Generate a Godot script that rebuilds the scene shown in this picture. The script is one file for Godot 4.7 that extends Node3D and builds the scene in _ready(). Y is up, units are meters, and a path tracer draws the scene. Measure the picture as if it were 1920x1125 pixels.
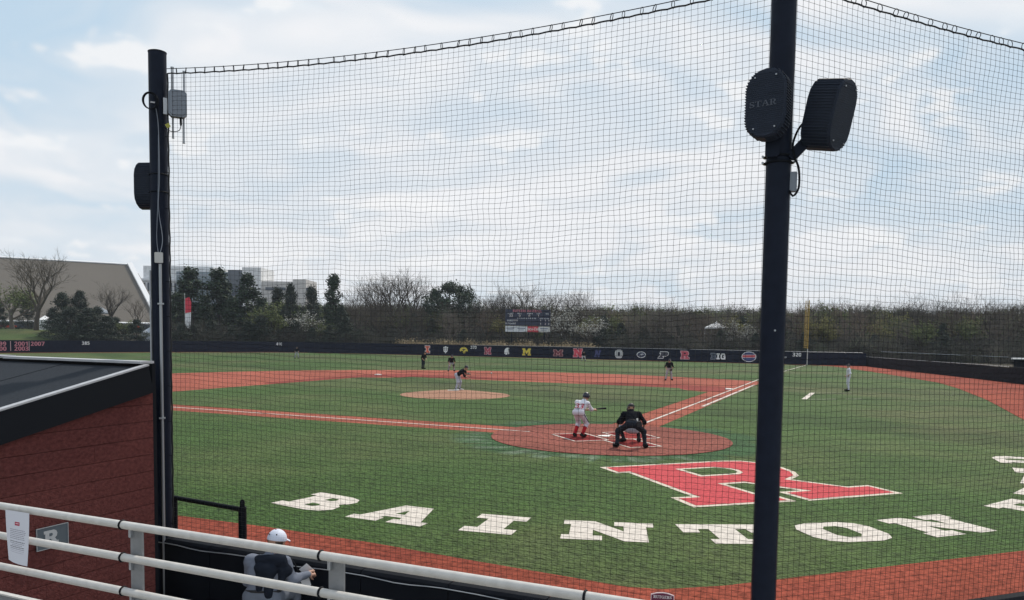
extends Node3D
# ---------------------------------------------------------------- constants
# Home plate is the origin; second base lies along -z, first base towards +x -z, units are metres.
const S2 := 0.70710678
const FENCE_LINE := 18.41          # distance of the third base side backstop from the third base line
var M := {}
var taken := {}
var rng := RandomNumberGenerator.new()
var noise_a := FastNoiseLite.new()
var noise_b := FastNoiseLite.new()
var noise_fold := FastNoiseLite.new()

# ---------------------------------------------------------------- scene helpers
func numbered(called: String) -> String:
	if not taken.has(called):
		taken[called] = 0
		return called
	taken[called] += 1
	return "%s_%03d" % [called, taken[called]]

func thing(called: String, label: String, category: String, at := Vector3.ZERO, turn := 0.0, group := "") -> Node3D:
	var o := Node3D.new()
	o.name = numbered(called)
	add_child(o)
	o.position = at
	o.rotation.y = turn
	tag(o, label, category, group)
	return o

func tag(o: Node, label: String, category: String, group := "") -> void:
	o.set_meta("label", label)
	o.set_meta("category", category)
	if group != "":
		o.set_meta("group", group)

func part_name(parent: Node, called: String) -> String:
	var key: String = str(parent.get_instance_id()) + "/" + called
	if not taken.has(key):
		taken[key] = 0
		return called
	taken[key] += 1
	return "%s_%03d" % [called, taken[key]]

func put(called: String, mesh: Mesh, m: Material, parent: Node = null) -> MeshInstance3D:
	var o := MeshInstance3D.new()
	o.mesh = mesh
	if m:
		o.material_override = m
	if parent == null:
		o.name = numbered(called)
		add_child(o)
	else:
		o.name = part_name(parent, called)
		parent.add_child(o, true)
	return o

func structure(called: String, mesh: Mesh, m: Material) -> MeshInstance3D:
	var o := put(called, mesh, m)
	o.set_meta("kind", "structure")
	return o

func copy_of(src: Node3D, label := "", group := "") -> Node3D:
	var c: Node3D = src.duplicate()
	var base: String = src.name
	if base.length() > 4 and base.substr(base.length() - 4, 1) == "_" and base.substr(base.length() - 3).is_valid_int():
		base = base.substr(0, base.length() - 4)
	c.name = numbered(base)
	add_child(c)
	if label != "":
		c.set_meta("label", label)
	if group != "":
		c.set_meta("group", group)
	return c

# ---------------------------------------------------------------- mesh builder
class MB:
	var v := PackedVector3Array()
	var n := PackedVector3Array()
	var c := PackedColorArray()
	var uv := PackedVector2Array()
	var ix := PackedInt32Array()
	var col := Color(1, 1, 1)
	func vert(p: Vector3, nn: Vector3, t := Vector2.ZERO) -> int:
		v.append(p)
		n.append(nn)
		c.append(col)
		uv.append(t)
		return v.size() - 1
	func tri(a: Vector3, b: Vector3, d: Vector3) -> void:
		var nn := (d - a).cross(b - a).normalized()
		var i := vert(a, nn)
		vert(b, nn)
		vert(d, nn)
		ix.append(i)
		ix.append(i + 1)
		ix.append(i + 2)
	func quad(a: Vector3, b: Vector3, d: Vector3, e: Vector3) -> void:
		var nn := (d - a).cross(b - a).normalized()
		if nn == Vector3.ZERO:
			nn = (e - a).cross(d - a).normalized()
		var i := vert(a, nn, Vector2(0, 0))
		vert(b, nn, Vector2(1, 0))
		vert(d, nn, Vector2(1, 1))
		vert(e, nn, Vector2(0, 1))
		for k in [0, 1, 2, 0, 2, 3]:
			ix.append(i + k)
	func box(at: Vector3, size: Vector3, b := Basis.IDENTITY) -> void:
		var h := size * 0.5
		var X := b.x * h.x
		var Y := b.y * h.y
		var Z := b.z * h.z
		quad(at - X + Y + Z, at + X + Y + Z, at + X - Y + Z, at - X - Y + Z)
		quad(at + X + Y - Z, at - X + Y - Z, at - X - Y - Z, at + X - Y - Z)
		quad(at - X + Y - Z, at + X + Y - Z, at + X + Y + Z, at - X + Y + Z)
		quad(at - X - Y + Z, at + X - Y + Z, at + X - Y - Z, at - X - Y - Z)
		quad(at + X + Y + Z, at + X + Y - Z, at + X - Y - Z, at + X - Y + Z)
		quad(at - X + Y - Z, at - X + Y + Z, at - X - Y + Z, at - X - Y - Z)
	# box with chamfered edges on the four long sides along local z
	func cbox(at: Vector3, size: Vector3, ch: float, b := Basis.IDENTITY) -> void:
		var h := size * 0.5
		var k := minf(ch, minf(h.x, h.y) * 0.9)
		var o := [Vector2(-h.x + k, h.y), Vector2(h.x - k, h.y), Vector2(h.x, h.y - k), Vector2(h.x, -h.y + k), Vector2(h.x - k, -h.y), Vector2(-h.x + k, -h.y), Vector2(-h.x, -h.y + k), Vector2(-h.x, h.y - k)]
		for i in 8:
			var p: Vector2 = o[i]
			var q: Vector2 = o[(i + 1) % 8]
			var a := at + b * Vector3(p.x, p.y, h.z)
			var d := at + b * Vector3(q.x, q.y, h.z)
			var e := at + b * Vector3(q.x, q.y, -h.z)
			var f := at + b * Vector3(p.x, p.y, -h.z)
			quad(f, e, d, a)
		for s in [1.0, -1.0]:
			for i in range(1, 7):
				var A := at + b * Vector3(o[0].x, o[0].y, h.z * s)
				var B := at + b * Vector3(o[i].x, o[i].y, h.z * s)
				var C := at + b * Vector3(o[i + 1].x, o[i + 1].y, h.z * s)
				if s > 0:
					tri(A, B, C)
				else:
					tri(A, C, B)
	func tube(pts: Array, rad: Array, sides := 6, caps := true, closed := false) -> void:
		var m := pts.size()
		var prev := Vector3.ZERO
		var start := v.size()
		for i in m:
			var p: Vector3 = pts[i]
			var a: Vector3 = pts[maxi(i - 1, 0)]
			var z: Vector3 = pts[mini(i + 1, m - 1)]
			if closed:
				a = pts[(i - 1 + m) % m]
				z = pts[(i + 1) % m]
			var t := (z - a).normalized()
			if t == Vector3.ZERO:
				t = Vector3.UP
			var u := prev
			if u == Vector3.ZERO:
				u = Vector3.RIGHT if absf(t.y) > 0.8 else Vector3.UP
			u = (u - t * u.dot(t))
			if u.length() < 0.001:
				u = Vector3.RIGHT if absf(t.x) < 0.8 else Vector3.FORWARD
				u = u - t * u.dot(t)
			u = u.normalized()
			prev = u
			var w := t.cross(u)
			var r: float = rad[i] if rad.size() > 1 else rad[0]
			for k in sides:
				var an := TAU * k / sides
				var d := u * cos(an) + w * sin(an)
				vert(p + d * r, d, Vector2(float(k) / sides, float(i) / m))
		var last := m if closed else m - 1
		for i in last:
			for k in sides:
				var a0 := start + i * sides + k
				var a1 := start + i * sides + (k + 1) % sides
				var b0 := start + ((i + 1) % m) * sides + k
				var b1 := start + ((i + 1) % m) * sides + (k + 1) % sides
				for q in [a0, b0, b1, a0, b1, a1]:
					ix.append(q)
		if caps and not closed:
			for e in [0, m - 1]:
				var t2: Vector3 = (pts[1] - pts[0]).normalized() * -1.0 if e == 0 else (pts[m - 1] - pts[m - 2]).normalized()
				var ci := vert(pts[e], t2)
				var ring := []
				for k in sides:
					ring.append(vert(v[start + e * sides + k], t2))
				for k in sides:
					ix.append(ci)
					if e == 0:
						ix.append(ring[k])
						ix.append(ring[(k + 1) % sides])
					else:
						ix.append(ring[(k + 1) % sides])
						ix.append(ring[k])
	# thin flat blade, two faces that share a plane are avoided: one face only
	func blade(a: Vector3, b: Vector3, w: Vector3) -> void:
		var nn := (b - a).cross(w).normalized()
		var i := vert(a - w, nn)
		vert(a + w, nn)
		vert(b, nn)
		ix.append(i)
		ix.append(i + 1)
		ix.append(i + 2)
	# extrude a simple polygon (in the x,y plane of xf) along local z from z0 to z1
	func prism(poly: PackedVector2Array, xf: Transform3D, z0: float, z1: float, sides_too := true) -> void:
		var id := Geometry2D.triangulate_polygon(poly)
		for s in [z1, z0]:
			var nn := xf.basis.z.normalized() * (1.0 if s == z1 else -1.0)
			var st := v.size()
			for p in poly:
				vert(xf * Vector3(p.x, p.y, s), nn, p)
			for k in range(0, id.size(), 3):
				var A := poly[id[k]]
				var B := poly[id[k + 1]]
				var C := poly[id[k + 2]]
				var cw := (B - A).cross(C - A) < 0
				if cw == (s == z1):
					ix.append(st + id[k]); ix.append(st + id[k + 1]); ix.append(st + id[k + 2])
				else:
					ix.append(st + id[k]); ix.append(st + id[k + 2]); ix.append(st + id[k + 1])
			if z0 == z1:
				return
		if sides_too:
			var cwp := Geometry2D.is_polygon_clockwise(poly)
			for k in poly.size():
				var a := poly[k]
				var b := poly[(k + 1) % poly.size()]
				if cwp:
					var t := a
					a = b
					b = t
				quad(xf * Vector3(a.x, a.y, z1), xf * Vector3(b.x, b.y, z1), xf * Vector3(b.x, b.y, z0), xf * Vector3(a.x, a.y, z0))
	func done() -> ArrayMesh:
		var a := []
		a.resize(Mesh.ARRAY_MAX)
		a[Mesh.ARRAY_VERTEX] = v
		a[Mesh.ARRAY_NORMAL] = n
		a[Mesh.ARRAY_COLOR] = c
		a[Mesh.ARRAY_TEX_UV] = uv
		a[Mesh.ARRAY_INDEX] = ix
		var m := ArrayMesh.new()
		m.add_surface_from_arrays(Mesh.PRIMITIVE_TRIANGLES, a)
		return m

# ---------------------------------------------------------------- materials
func lin(r: float, g: float, b: float) -> Color:
	return Color(r, g, b).linear_to_srgb()

func mat(r: float, g: float, b: float, rough := 0.8, metal := 0.0, tex: Texture2D = null, tile := 1.0, spec := 0.5) -> StandardMaterial3D:
	var m := StandardMaterial3D.new()
	m.albedo_color = lin(minf(r, 1), minf(g, 1), minf(b, 1))
	m.roughness = rough
	m.metallic = metal
	m.metallic_specular = spec
	if tex:
		m.albedo_texture = tex
		m.uv1_triplanar = true
		m.uv1_world_triplanar = true
		m.uv1_scale = Vector3.ONE / tile
	return m

# grey grain picture: lo..hi in linear light, with optional light and dark specks
func grain(size: int, sd: int, freq: float, lo: float, hi: float, specks := 0, speck_lo := 1.0, speck_hi := 1.0) -> ImageTexture:
	var fn := FastNoiseLite.new()
	fn.seed = sd
	fn.frequency = freq
	fn.noise_type = FastNoiseLite.TYPE_SIMPLEX_SMOOTH
	fn.fractal_octaves = 4
	var src := fn.get_seamless_image(size, size)
	src.convert(Image.FORMAT_RGB8)
	var r2 := RandomNumberGenerator.new()
	r2.seed = sd
	var im := Image.create(size, size, true, Image.FORMAT_RGB8)
	for y in size:
		for x in size:
			var t := src.get_pixel(x, y).r
			var k := clampf((t - 0.5) * 1.3 + 0.5 + r2.randf_range(-0.22, 0.22), 0, 1)
			var g := lo + (hi - lo) * k
			im.set_pixel(x, y, Color(g, g, g).linear_to_srgb())
	for i in specks:
		var g2 := r2.randf_range(speck_lo, speck_hi)
		var sx := r2.randi_range(0, size - 3)
		var sy := r2.randi_range(0, size - 3)
		im.set_pixel(sx, sy, Color(g2, g2, g2).linear_to_srgb())
		if r2.randf() < 0.4:
			im.set_pixel(sx + 1, sy, Color(g2, g2, g2).linear_to_srgb())
	im.generate_mipmaps()
	return ImageTexture.create_from_image(im)

func normal_grain(size: int, sd: int, freq: float, strength: float) -> ImageTexture:
	var fn := FastNoiseLite.new()
	fn.seed = sd
	fn.frequency = freq
	fn.fractal_octaves = 3
	var im := fn.get_seamless_image(size, size)
	im.convert(Image.FORMAT_RGB8)
	im.bump_map_to_normal_map(strength)
	im.generate_mipmaps()
	return ImageTexture.create_from_image(im)

func make_materials() -> void:
	var fine := grain(512, 11, 0.035, 0.55, 1.0)
	var smooth := grain(512, 16, 0.03, 0.78, 1.0, 260, 0.35, 0.6)
	var fleck := grain(512, 12, 0.06, 0.34, 0.92, 15000, 0.85, 1.0)
	var fibre := grain(512, 18, 0.03, 0.68, 1.0, 5000, 0.55, 0.75)
	var blotch := grain(256, 13, 0.02, 0.7, 1.0)
	var rubble := grain(512, 14, 0.05, 0.36, 0.78, 1500, 0.85, 1.0)
	var nrm := normal_grain(512, 15, 0.12, 6.0)
	M.turf = mat(1, 1, 1, 0.8, 0, fleck, 6.7, 0.25)
	M.turf.vertex_color_use_as_albedo = true
	M.turf.normal_enabled = true
	M.turf.normal_texture = nrm
	M.turf.normal_scale = 0.8
	M.skin = mat(1, 1, 1, 0.9, 0, fleck, 5.3, 0.2)
	M.skin.vertex_color_use_as_albedo = true
	M.clay = mat(0.40, 0.225, 0.155, 0.95, 0, fine, 2.3, 0.2)
	M.chalk = mat(0.66, 0.605, 0.55, 0.85, 0, fibre, 2.9, 0.3)
	M.logo_white = mat(0.66, 0.58, 0.49, 0.85, 0, fibre, 2.9, 0.3)
	M.logo_red = mat(0.55, 0.062, 0.075, 0.85, 0, fine, 2.4, 0.3)
	M.rubber = mat(0.8, 0.79, 0.76, 0.6)
	M.pole = mat(0.013, 0.018, 0.033, 0.55, 0.0, blotch, 0.9, 0.22)
	M.lamp = mat(0.020, 0.028, 0.047, 0.55, 0.0, blotch, 0.6, 0.3)
	M.black = mat(0.007, 0.009, 0.013, 0.6, 0.0, null, 1.0, 0.25)
	M.pad = mat(0.008, 0.010, 0.015, 0.7, 0, blotch, 1.7, 0.2)
	M.wallpad = mat(0.012, 0.016, 0.032, 0.7, 0, blotch, 3.0, 0.2)
	M.rail = mat(0.56, 0.545, 0.52, 0.34, 0.0, smooth, 0.9, 0.6)
	M.post = mat(0.25, 0.26, 0.275, 0.5, 0.2, blotch, 0.4)
	M.steel = mat(0.38, 0.40, 0.43, 0.4, 0.6)
	M.greybox = mat(0.20, 0.23, 0.28, 0.5)
	M.pale = mat(0.5, 0.5, 0.49, 0.5)
	M.net = mat(0.010, 0.011, 0.013, 0.75)
	M.block = mat(0.20, 0.066, 0.062, 0.95, 0, rubble, 1.3, 0.2)
	M.block.normal_enabled = true
	M.block.normal_texture = nrm
	M.block.normal_scale = 0.45
	M.mortar = mat(0.085, 0.034, 0.033, 0.95)
	M.membrane = mat(0.030, 0.036, 0.046, 0.8, 0, fine, 0.8, 0.2)
	M.trim = mat(0.46, 0.47, 0.50, 0.5, 0, blotch, 0.6)
	M.concrete = mat(0.36, 0.35, 0.33, 0.9, 0, fine, 1.2)
	M.yellow = mat(0.40, 0.26, 0.04, 0.6)
	M.bark = mat(0.085, 0.072, 0.062, 0.95)
	M.bark.vertex_color_use_as_albedo = true
	M.bark.albedo_color = Color(1, 1, 1)
	M.leaf = mat(1, 1, 1, 0.8)
	M.leaf.vertex_color_use_as_albedo = true
	M.leaf.backlight_enabled = true
	M.leaf.backlight = Color(0.12, 0.14, 0.08)
	M.paint = mat(1, 1, 1, 0.6)
	M.paint.vertex_color_use_as_albedo = true
	M.paper = mat(0.72, 0.73, 0.76, 0.8)
	M.roofing = mat(0.118, 0.102, 0.082, 0.85, 0, fine, 9.0)
	M.white_wall = mat(0.80, 0.81, 0.82, 0.7, 0, blotch, 11.0)
	M.tan_wall = mat(0.60, 0.58, 0.56, 0.8, 0, blotch, 11.0)
	M.glass = mat(0.05, 0.065, 0.085, 0.12, 0.0)
	M.glass_pale = mat(0.16, 0.21, 0.24, 0.12, 0.0)
	M.tentcloth = mat(0.75, 0.76, 0.78, 0.7)
	M.greytent = mat(0.33, 0.37, 0.42, 0.7)
	M.redcloth = mat(0.62, 0.03, 0.06, 0.6)
	M.orange = mat(0.75, 0.09, 0.03, 0.6)
	M.wood = mat(0.20, 0.10, 0.05, 0.45)

# ---------------------------------------------------------------- terrain
func ss(a: float, b: float, x: float) -> float:
	var t := clampf((x - a) / (b - a), 0, 1)
	return t * t * (3 - 2 * t)

func gh(x: float, z: float) -> float:
	var r := sqrt(x * x + z * z)
	var y := -0.011 * (clampf(r, 48, 95) - 48)
	var az := rad_to_deg(atan2(x, -z))
	if az > -150 and az < 90:
		var f := ss(2, -12, az)
		f = clampf((2 - az) / 14.0, 0, 1)
		f = f * f * (3 - 2 * f)
		y += f * ss(126, 171, r) * 3.3 * ss(-150, -110, az)
	return y

func turf_colour(x: float, z: float) -> Color:
	var n1 := noise_a.get_noise_2d(x * 0.9, z * 0.9)
	var n2 := noise_b.get_noise_2d(x * 6.0, z * 6.0)
	var n3 := noise_b.get_noise_2d(x * 22.0 + 300, z * 22.0)
	var c := Color(0.080, 0.148, 0.038)
	# the turf comes in rolls of about four and a half metres, each with its own tone and nap
	var roll := floorf((x * 0.94 - z * 0.34) / 4.57)
	var tone := noise_b.get_noise_2d(roll * 57.0, 11.0)
	# worn, sandy areas of the artificial turf, with infill showing
	var worn := clampf(0.28 + n1 * 1.5 + n2 * 0.45 + tone * 0.35, 0, 1)
	c = c.lerp(Color(0.150, 0.148, 0.070), worn * 0.58)
	var r := sqrt(x * x + z * z)
	var lush := clampf(n1 * -1.6 + n2 * 0.6, 0, 1)
	c = c.lerp(Color(0.060, 0.125, 0.030), lush * 0.7)
	c = c * (0.94 + tone * 0.30)
	# replaced strip of turf around the home plate circle: deep green, brushed pale in streaks
	if r > 3.6 and r < 6.6:
		var a := atan2(x, z)
		var edge := 5.1 + 0.5 * noise_b.get_noise_2d(a * 60.0, 7.0)
		if r < edge:
			c = Color(0.048, 0.122, 0.042)
			var st := noise_b.get_noise_2d(a * 95.0, r * 18.0)
			if a < 0.1 and r > 4.35:
				c = c.lerp(Color(0.22, 0.28, 0.20), clampf(0.34 + st * 1.9, 0, 1) * 0.7)
	var k := 1.0 + n2 * 0.22 + n3 * 0.22
	return Color(c.r * k, c.g * k, c.b * k)

func outside_colour(x: float, z: float) -> Color:
	var az := rad_to_deg(atan2(x, -z))
	var n2 := noise_b.get_noise_2d(x * 2.0, z * 2.0)
	var n1 := noise_a.get_noise_2d(x * 0.8, z * 0.8)
	var litter := Color(0.075, 0.065, 0.045)
	var grass := Color(0.070, 0.125, 0.030).lerp(Color(0.105, 0.120, 0.042), clampf(0.4 + n1 * 1.4 + n2 * 0.7, 0, 1))
	var c := litter.lerp(grass, ss(-11.0, -14.0, az + n2 * 3.0))
	return Color(c.r * (1 + n2 * 0.3), c.g * (1 + n2 * 0.3), c.b * (1 + n2 * 0.3))

const WALL := [[-62.0, -101.0], [-41.8, -113.2], [-31.0, -117.8], [-15.0, -122.6], [0.0, -125.2], [10.0, -119.5], [22.3, -110.9], [29.5, -105.0], [37.5, -98.2], [44.4, -92.4], [56.0, -82.4], [63.2, -75.6], [69.4, -69.4]]
const RIGHT_WALL := [[69.4, -69.4], [75.8, -64.6]]
const SIDE_FENCE := [[75.8, -64.6], [65.0, -47.2], [55.2, -31.0], [50.2, -23.4], [44.0, -13.5], [38.0, -4.0], [30.0, 8.0]]

func w2(i: int) -> Vector2:
	return Vector2(WALL[i][0], WALL[i][1])

func skin_colour(base: Color, x: float, z: float) -> Color:
	var n1 := noise_a.get_noise_2d(x * 2.0, z * 2.0)
	var n2 := noise_b.get_noise_2d(x * 9.0, z * 9.0)
	var n3 := noise_b.get_noise_2d(x * 30.0, z * 30.0)
	var k := 1.0 + n1 * 0.30 + n2 * 0.20 + n3 * 0.16
	return Color(base.r * k, base.g * k, base.b * k)

# a sheet that follows the ground: polygon in (x, z), cut into cells so that colour can vary
func sheet(poly: PackedVector2Array, lift: float, cell: float, paint: Callable) -> ArrayMesh:
	var mb := MB.new()
	var lo := poly[0]
	var hi := poly[0]
	for p in poly:
		lo = lo.min(p)
		hi = hi.max(p)
	var nx := maxi(1, int(ceil((hi.x - lo.x) / cell)))
	var nz := maxi(1, int(ceil((hi.y - lo.y) / cell)))
	for i in nx:
		for j in nz:
			var a := lo + Vector2(i * cell, j * cell)
			var b := a + Vector2(cell, cell)
			var sq := PackedVector2Array([a, Vector2(b.x, a.y), b, Vector2(a.x, b.y)])
			for piece in Geometry2D.intersect_polygons(sq, poly):
				if Geometry2D.is_polygon_clockwise(piece) and false:
					continue
				var id := Geometry2D.triangulate_polygon(piece)
				var st := mb.v.size()
				for q in piece:
					mb.col = paint.call(q.x, q.y)
					mb.vert(Vector3(q.x, gh(q.x, q.y) + lift, q.y), Vector3.UP)
				for k in range(0, id.size(), 3):
					var A: Vector2 = piece[id[k]]
					var B: Vector2 = piece[id[k + 1]]
					var C: Vector2 = piece[id[k + 2]]
					# seen from above, x right and z down: clockwise on screen is positive cross
					if (B - A).cross(C - A) > 0:
						mb.ix.append(st + id[k]); mb.ix.append(st + id[k + 1]); mb.ix.append(st + id[k + 2])
					else:
						mb.ix.append(st + id[k]); mb.ix.append(st + id[k + 2]); mb.ix.append(st + id[k + 1])
	return mb.done()

func white(_x: float, _z: float) -> Color:
	return Color(1, 1, 1)

func strip_poly(a: Vector2, b: Vector2, w: float) -> PackedVector2Array:
	var d := (b - a).normalized()
	var s := Vector2(-d.y, d.x) * w * 0.5
	return PackedVector2Array([a + s, b + s, b - s, a - s])

func chalk_line(called: String, a: Vector2, b: Vector2, w: float, lift := 0.016) -> void:
	structure(called, sheet(strip_poly(a, b, w), lift, 4.0, white), M.chalk)

func build_ground() -> void:
	var mb := MB.new()
	var rad := []
	var r := 0.0
	while r < 32:
		rad.append(r)
		r += 0.5
	while r < 62:
		rad.append(r)
		r += 1.0
	while r < 190:
		rad.append(r)
		r += 2.5
	while r < 2600:
		rad.append(r)
		r *= 1.16
	rad.append(2600.0)
	var N := 300
	for R in rad:
		for k in N:
			var a := TAU * k / N
			var x: float = R * sin(a)
			var z: float = -R * cos(a)
			var inside: bool = R < 121.0 and (R < 100.0 or Vector2(x, z).dot(Vector2(S2, -S2)) < 97.0)
			mb.col = turf_colour(x, z) if inside else outside_colour(x, z)
			mb.vert(Vector3(x, gh(x, z), z), Vector3.UP)
	for i in rad.size() - 1:
		for k in N:
			var a0: int = i * N + k
			var a1: int = i * N + (k + 1) % N
			var b0: int = a0 + N
			var b1: int = a1 + N
			for q in [a0, b0, b1, a0, b1, a1]:
				mb.ix.append(q)
	structure("ground", mb.done(), M.turf)

	# --- red infield turf
	var red := func(x, z): return skin_colour(Color(0.42, 0.124, 0.086), x, z)
	var poly := PackedVector2Array()
	var centre := Vector2(0, -18.4)
	poly.append(Vector2(-0.9, 0.2))
	poly.append(Vector2(-24.5, -23.0))
	for k in 41:
		var an := deg_to_rad(-104.0 + 208.0 * k / 40.0)
		var q := centre + Vector2(sin(an), -cos(an)) * 28.9
		if q.x - q.y * -1.0 > 0.9 and q.x > 0:
			continue
		if -q.x + q.y > 1.3 and q.x < 0:
			continue
		poly.append(q)
	poly.append(Vector2(27.0, -26.0))
	poly.append(Vector2(0.9, 0.2))
	structure("infield_dirt", sheet(poly, 0.004, 1.5, red), M.skin)
	# darker inserts worn in around first and second base
	var dark := func(x, z): return skin_colour(Color(0.29, 0.066, 0.054), x, z)
	structure("base_path_insert", sheet(PackedVector2Array([Vector2(-9.6, -30.2), Vector2(-0.6, -40.0), Vector2(3.0, -40.6), Vector2(9.5, -33.0), Vector2(8.5, -31.4), Vector2(0, -36.6), Vector2(-8.8, -29.4)]), 0.008, 1.5, dark), M.skin)
	structure("base_path_insert", sheet(PackedVector2Array([Vector2(12.0, -27.6), Vector2(15.2, -27.2), Vector2(20.4, -22.4), Vector2(20.2, -20.6), Vector2(17.4, -17.8), Vector2(16.6, -18.6), Vector2(16.0, -21.6), Vector2(12.6, -25.6)]), 0.008, 1.5, dark), M.skin)
	# --- infield grass, a square with its corners scooped out round the bases
	var sq := PackedVector2Array([Vector2(0, -1.5), Vector2(18.3, -19.7), Vector2(0, -38.0), Vector2(-18.3, -19.7)])
	for c in [Vector2(0, 0), Vector2(19.4, -19.4), Vector2(0, -38.8), Vector2(-19.4, -19.4)]:
		var disc := PackedVector2Array()
		var rr := 4.02 if c == Vector2(0, 0) else 3.4
		for k in 40:
			disc.append(c + Vector2(sin(TAU * k / 40.0), cos(TAU * k / 40.0)) * rr)
		var cut := Geometry2D.clip_polygons(sq, disc)
		sq = cut[0]
	structure("infield_grass", sheet(sq, 0.012, 0.8, turf_colour), M.turf)
	# --- home plate circle
	var disc2 := PackedVector2Array()
	for k in 72:
		disc2.append(Vector2(sin(TAU * k / 72.0), cos(TAU * k / 72.0)) * 4.02 + Vector2(0, 0.1))
	structure("home_circle", sheet(disc2, 0.016, 0.6, func(x, z): return skin_colour(Color(0.32, 0.108, 0.084), x, z)), M.skin)
	# --- warning track round the outfield, red strip in front of the wall
	var track := func(x, z): return skin_colour(Color(0.33, 0.078, 0.050), x, z)
	var far := PackedVector2Array()
	for i in WALL.size():
		far.append(w2(i))
	for i in range(WALL.size() - 1, -1, -1):
		var p := w2(i)
		far.append(p - p.normalized() * 1.6)
	structure("warning_track", sheet(far, 0.004, 6.0, track), M.skin)
	var side := PackedVector2Array([Vector2(69.4, -69.4), Vector2(75.8, -64.6), Vector2(65, -47.2), Vector2(55.2, -31), Vector2(50.2, -23.4), Vector2(44, -13.5), Vector2(38, -4), Vector2(30, 8), Vector2(12, 8.5), Vector2(16.5, 4.0), Vector2(21.3, -1.0), Vector2(29.5, -9.1), Vector2(37.2, -17.4), Vector2(42.3, -23.5), Vector2(48.6, -32.5), Vector2(56.2, -43.8), Vector2(64.0, -55.5), Vector2(69.6, -64.6), Vector2(69.0, -67.8)])
	structure("warning_track", sheet(side, 0.014, 1.5, track), M.skin)
	# --- track in front of the backstop
	var near := PackedVector2Array([Vector2(-34, -8), Vector2(-13.4, 7.85), Vector2(-11.77, 9.36), Vector2(-10.2, 11.0), Vector2(-8.9, 12.55), Vector2(-7.9, 13.7), Vector2(-7.35, 14.35), Vector2(-6.9, 14.62), Vector2(-6.0, 14.76), Vector2(8, 14.85), Vector2(18, 8.5), Vector2(21.0, 12.0), Vector2(12.0, 18.0), Vector2(-8.1, 18.0), Vector2(-39.5, -13.3)])
	structure("warning_track", sheet(near, 0.004, 1.5, func(x, z): return skin_colour(Color(0.33, 0.078, 0.050), x, z)), M.skin)
	# concourse behind the backstop
	var con := PackedVector2Array([Vector2(-39.6, -13.1), Vector2(-8.2, 18.3), Vector2(14, 18.3), Vector2(14, 34), Vector2(-39.6, 34)])
	structure("concourse", sheet(con, 0.006, 8.0, white), M.concrete)

	# --- pitcher's mound
	var mm := MB.new()
	var prof := [[0.0, 0.255], [0.6, 0.25], [1.0, 0.23], [1.8, 0.15], [2.5, 0.075], [2.9, 0.03], [3.05, 0.014]]
	for i in prof.size():
		for k in 48:
			var a := TAU * k / 48.0
			mm.vert(Vector3(0.2 + prof[i][0] * sin(a), prof[i][1] + 0.004, -18.5 - prof[i][0] * cos(a)), Vector3(sin(a) * 0.09, 1, -cos(a) * 0.09).normalized())
	for i in prof.size() - 1:
		for k in 48:
			var a0: int = i * 48 + k
			var a1: int = i * 48 + (k + 1) % 48
			for q in [a0, a0 + 48, a1 + 48, a0, a1 + 48, a1]:
				mm.ix.append(q)
	structure("pitchers_mound", mm.done(), M.clay)

	# --- lines
	var f := Vector2(S2, -S2)
	var th := Vector2(-S2, -S2)
	chalk_line("foul_line", f * 2.9, f * 97.6, 0.12, 0.020)
	chalk_line("foul_line", th * 2.9, th * 97.0, 0.12, 0.020)
	var off := Vector2(S2, S2) * 0.62
	chalk_line("running_lane_line", f * 13.7 + off, f * 33.5 + off, 0.16, 0.020)
	# coach's box
	chalk_line("coach_box_line", Vector2(18.7, -11.9), Vector2(22.9, -15.95), 0.28)
	chalk_line("coach_box_line", Vector2(23.0, -15.8), Vector2(25.4, -15.2), 0.06)
	chalk_line("coach_box_line", Vector2(18.9, -11.75), Vector2(22.4, -11.4), 0.06)
	# darker red panels inside the batter's and catcher's boxes, then chalk
	var boxred := func(x, z): return skin_colour(Color(0.29, 0.036, 0.034), x, z)
	for q in [[-1.59, -0.37, -1.13, 0.70], [0.37, 1.59, -1.13, 0.70], [-0.55, 0.55, 0.78, 2.5]]:
		structure("batters_box", sheet(PackedVector2Array([Vector2(q[0], q[2]), Vector2(q[1], q[2]), Vector2(q[1], q[3]), Vector2(q[0], q[3])]), 0.020, 0.6, boxred), M.skin)
	for s in [-1.0, 1.0]:
		chalk_line("box_line", Vector2(s * 1.59, -1.13), Vector2(s * 1.59, 0.70), 0.075, 0.024)
		chalk_line("box_line", Vector2(s * 0.37, -1.13), Vector2(s * 0.37, 0.70), 0.075, 0.024)
		chalk_line("box_line", Vector2(s * 0.41, -1.13), Vector2(s * 1.55, -1.13), 0.075, 0.024)
		chalk_line("box_line", Vector2(s * 0.41, 0.70), Vector2(s * 1.55, 0.70), 0.075, 0.024)
		chalk_line("box_line", Vector2(s * 0.55, 0.76), Vector2(s * 0.55, 2.5), 0.075, 0.024)
	chalk_line("box_line", Vector2(-0.51, 2.46), Vector2(0.51, 2.46), 0.075, 0.024)

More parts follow.
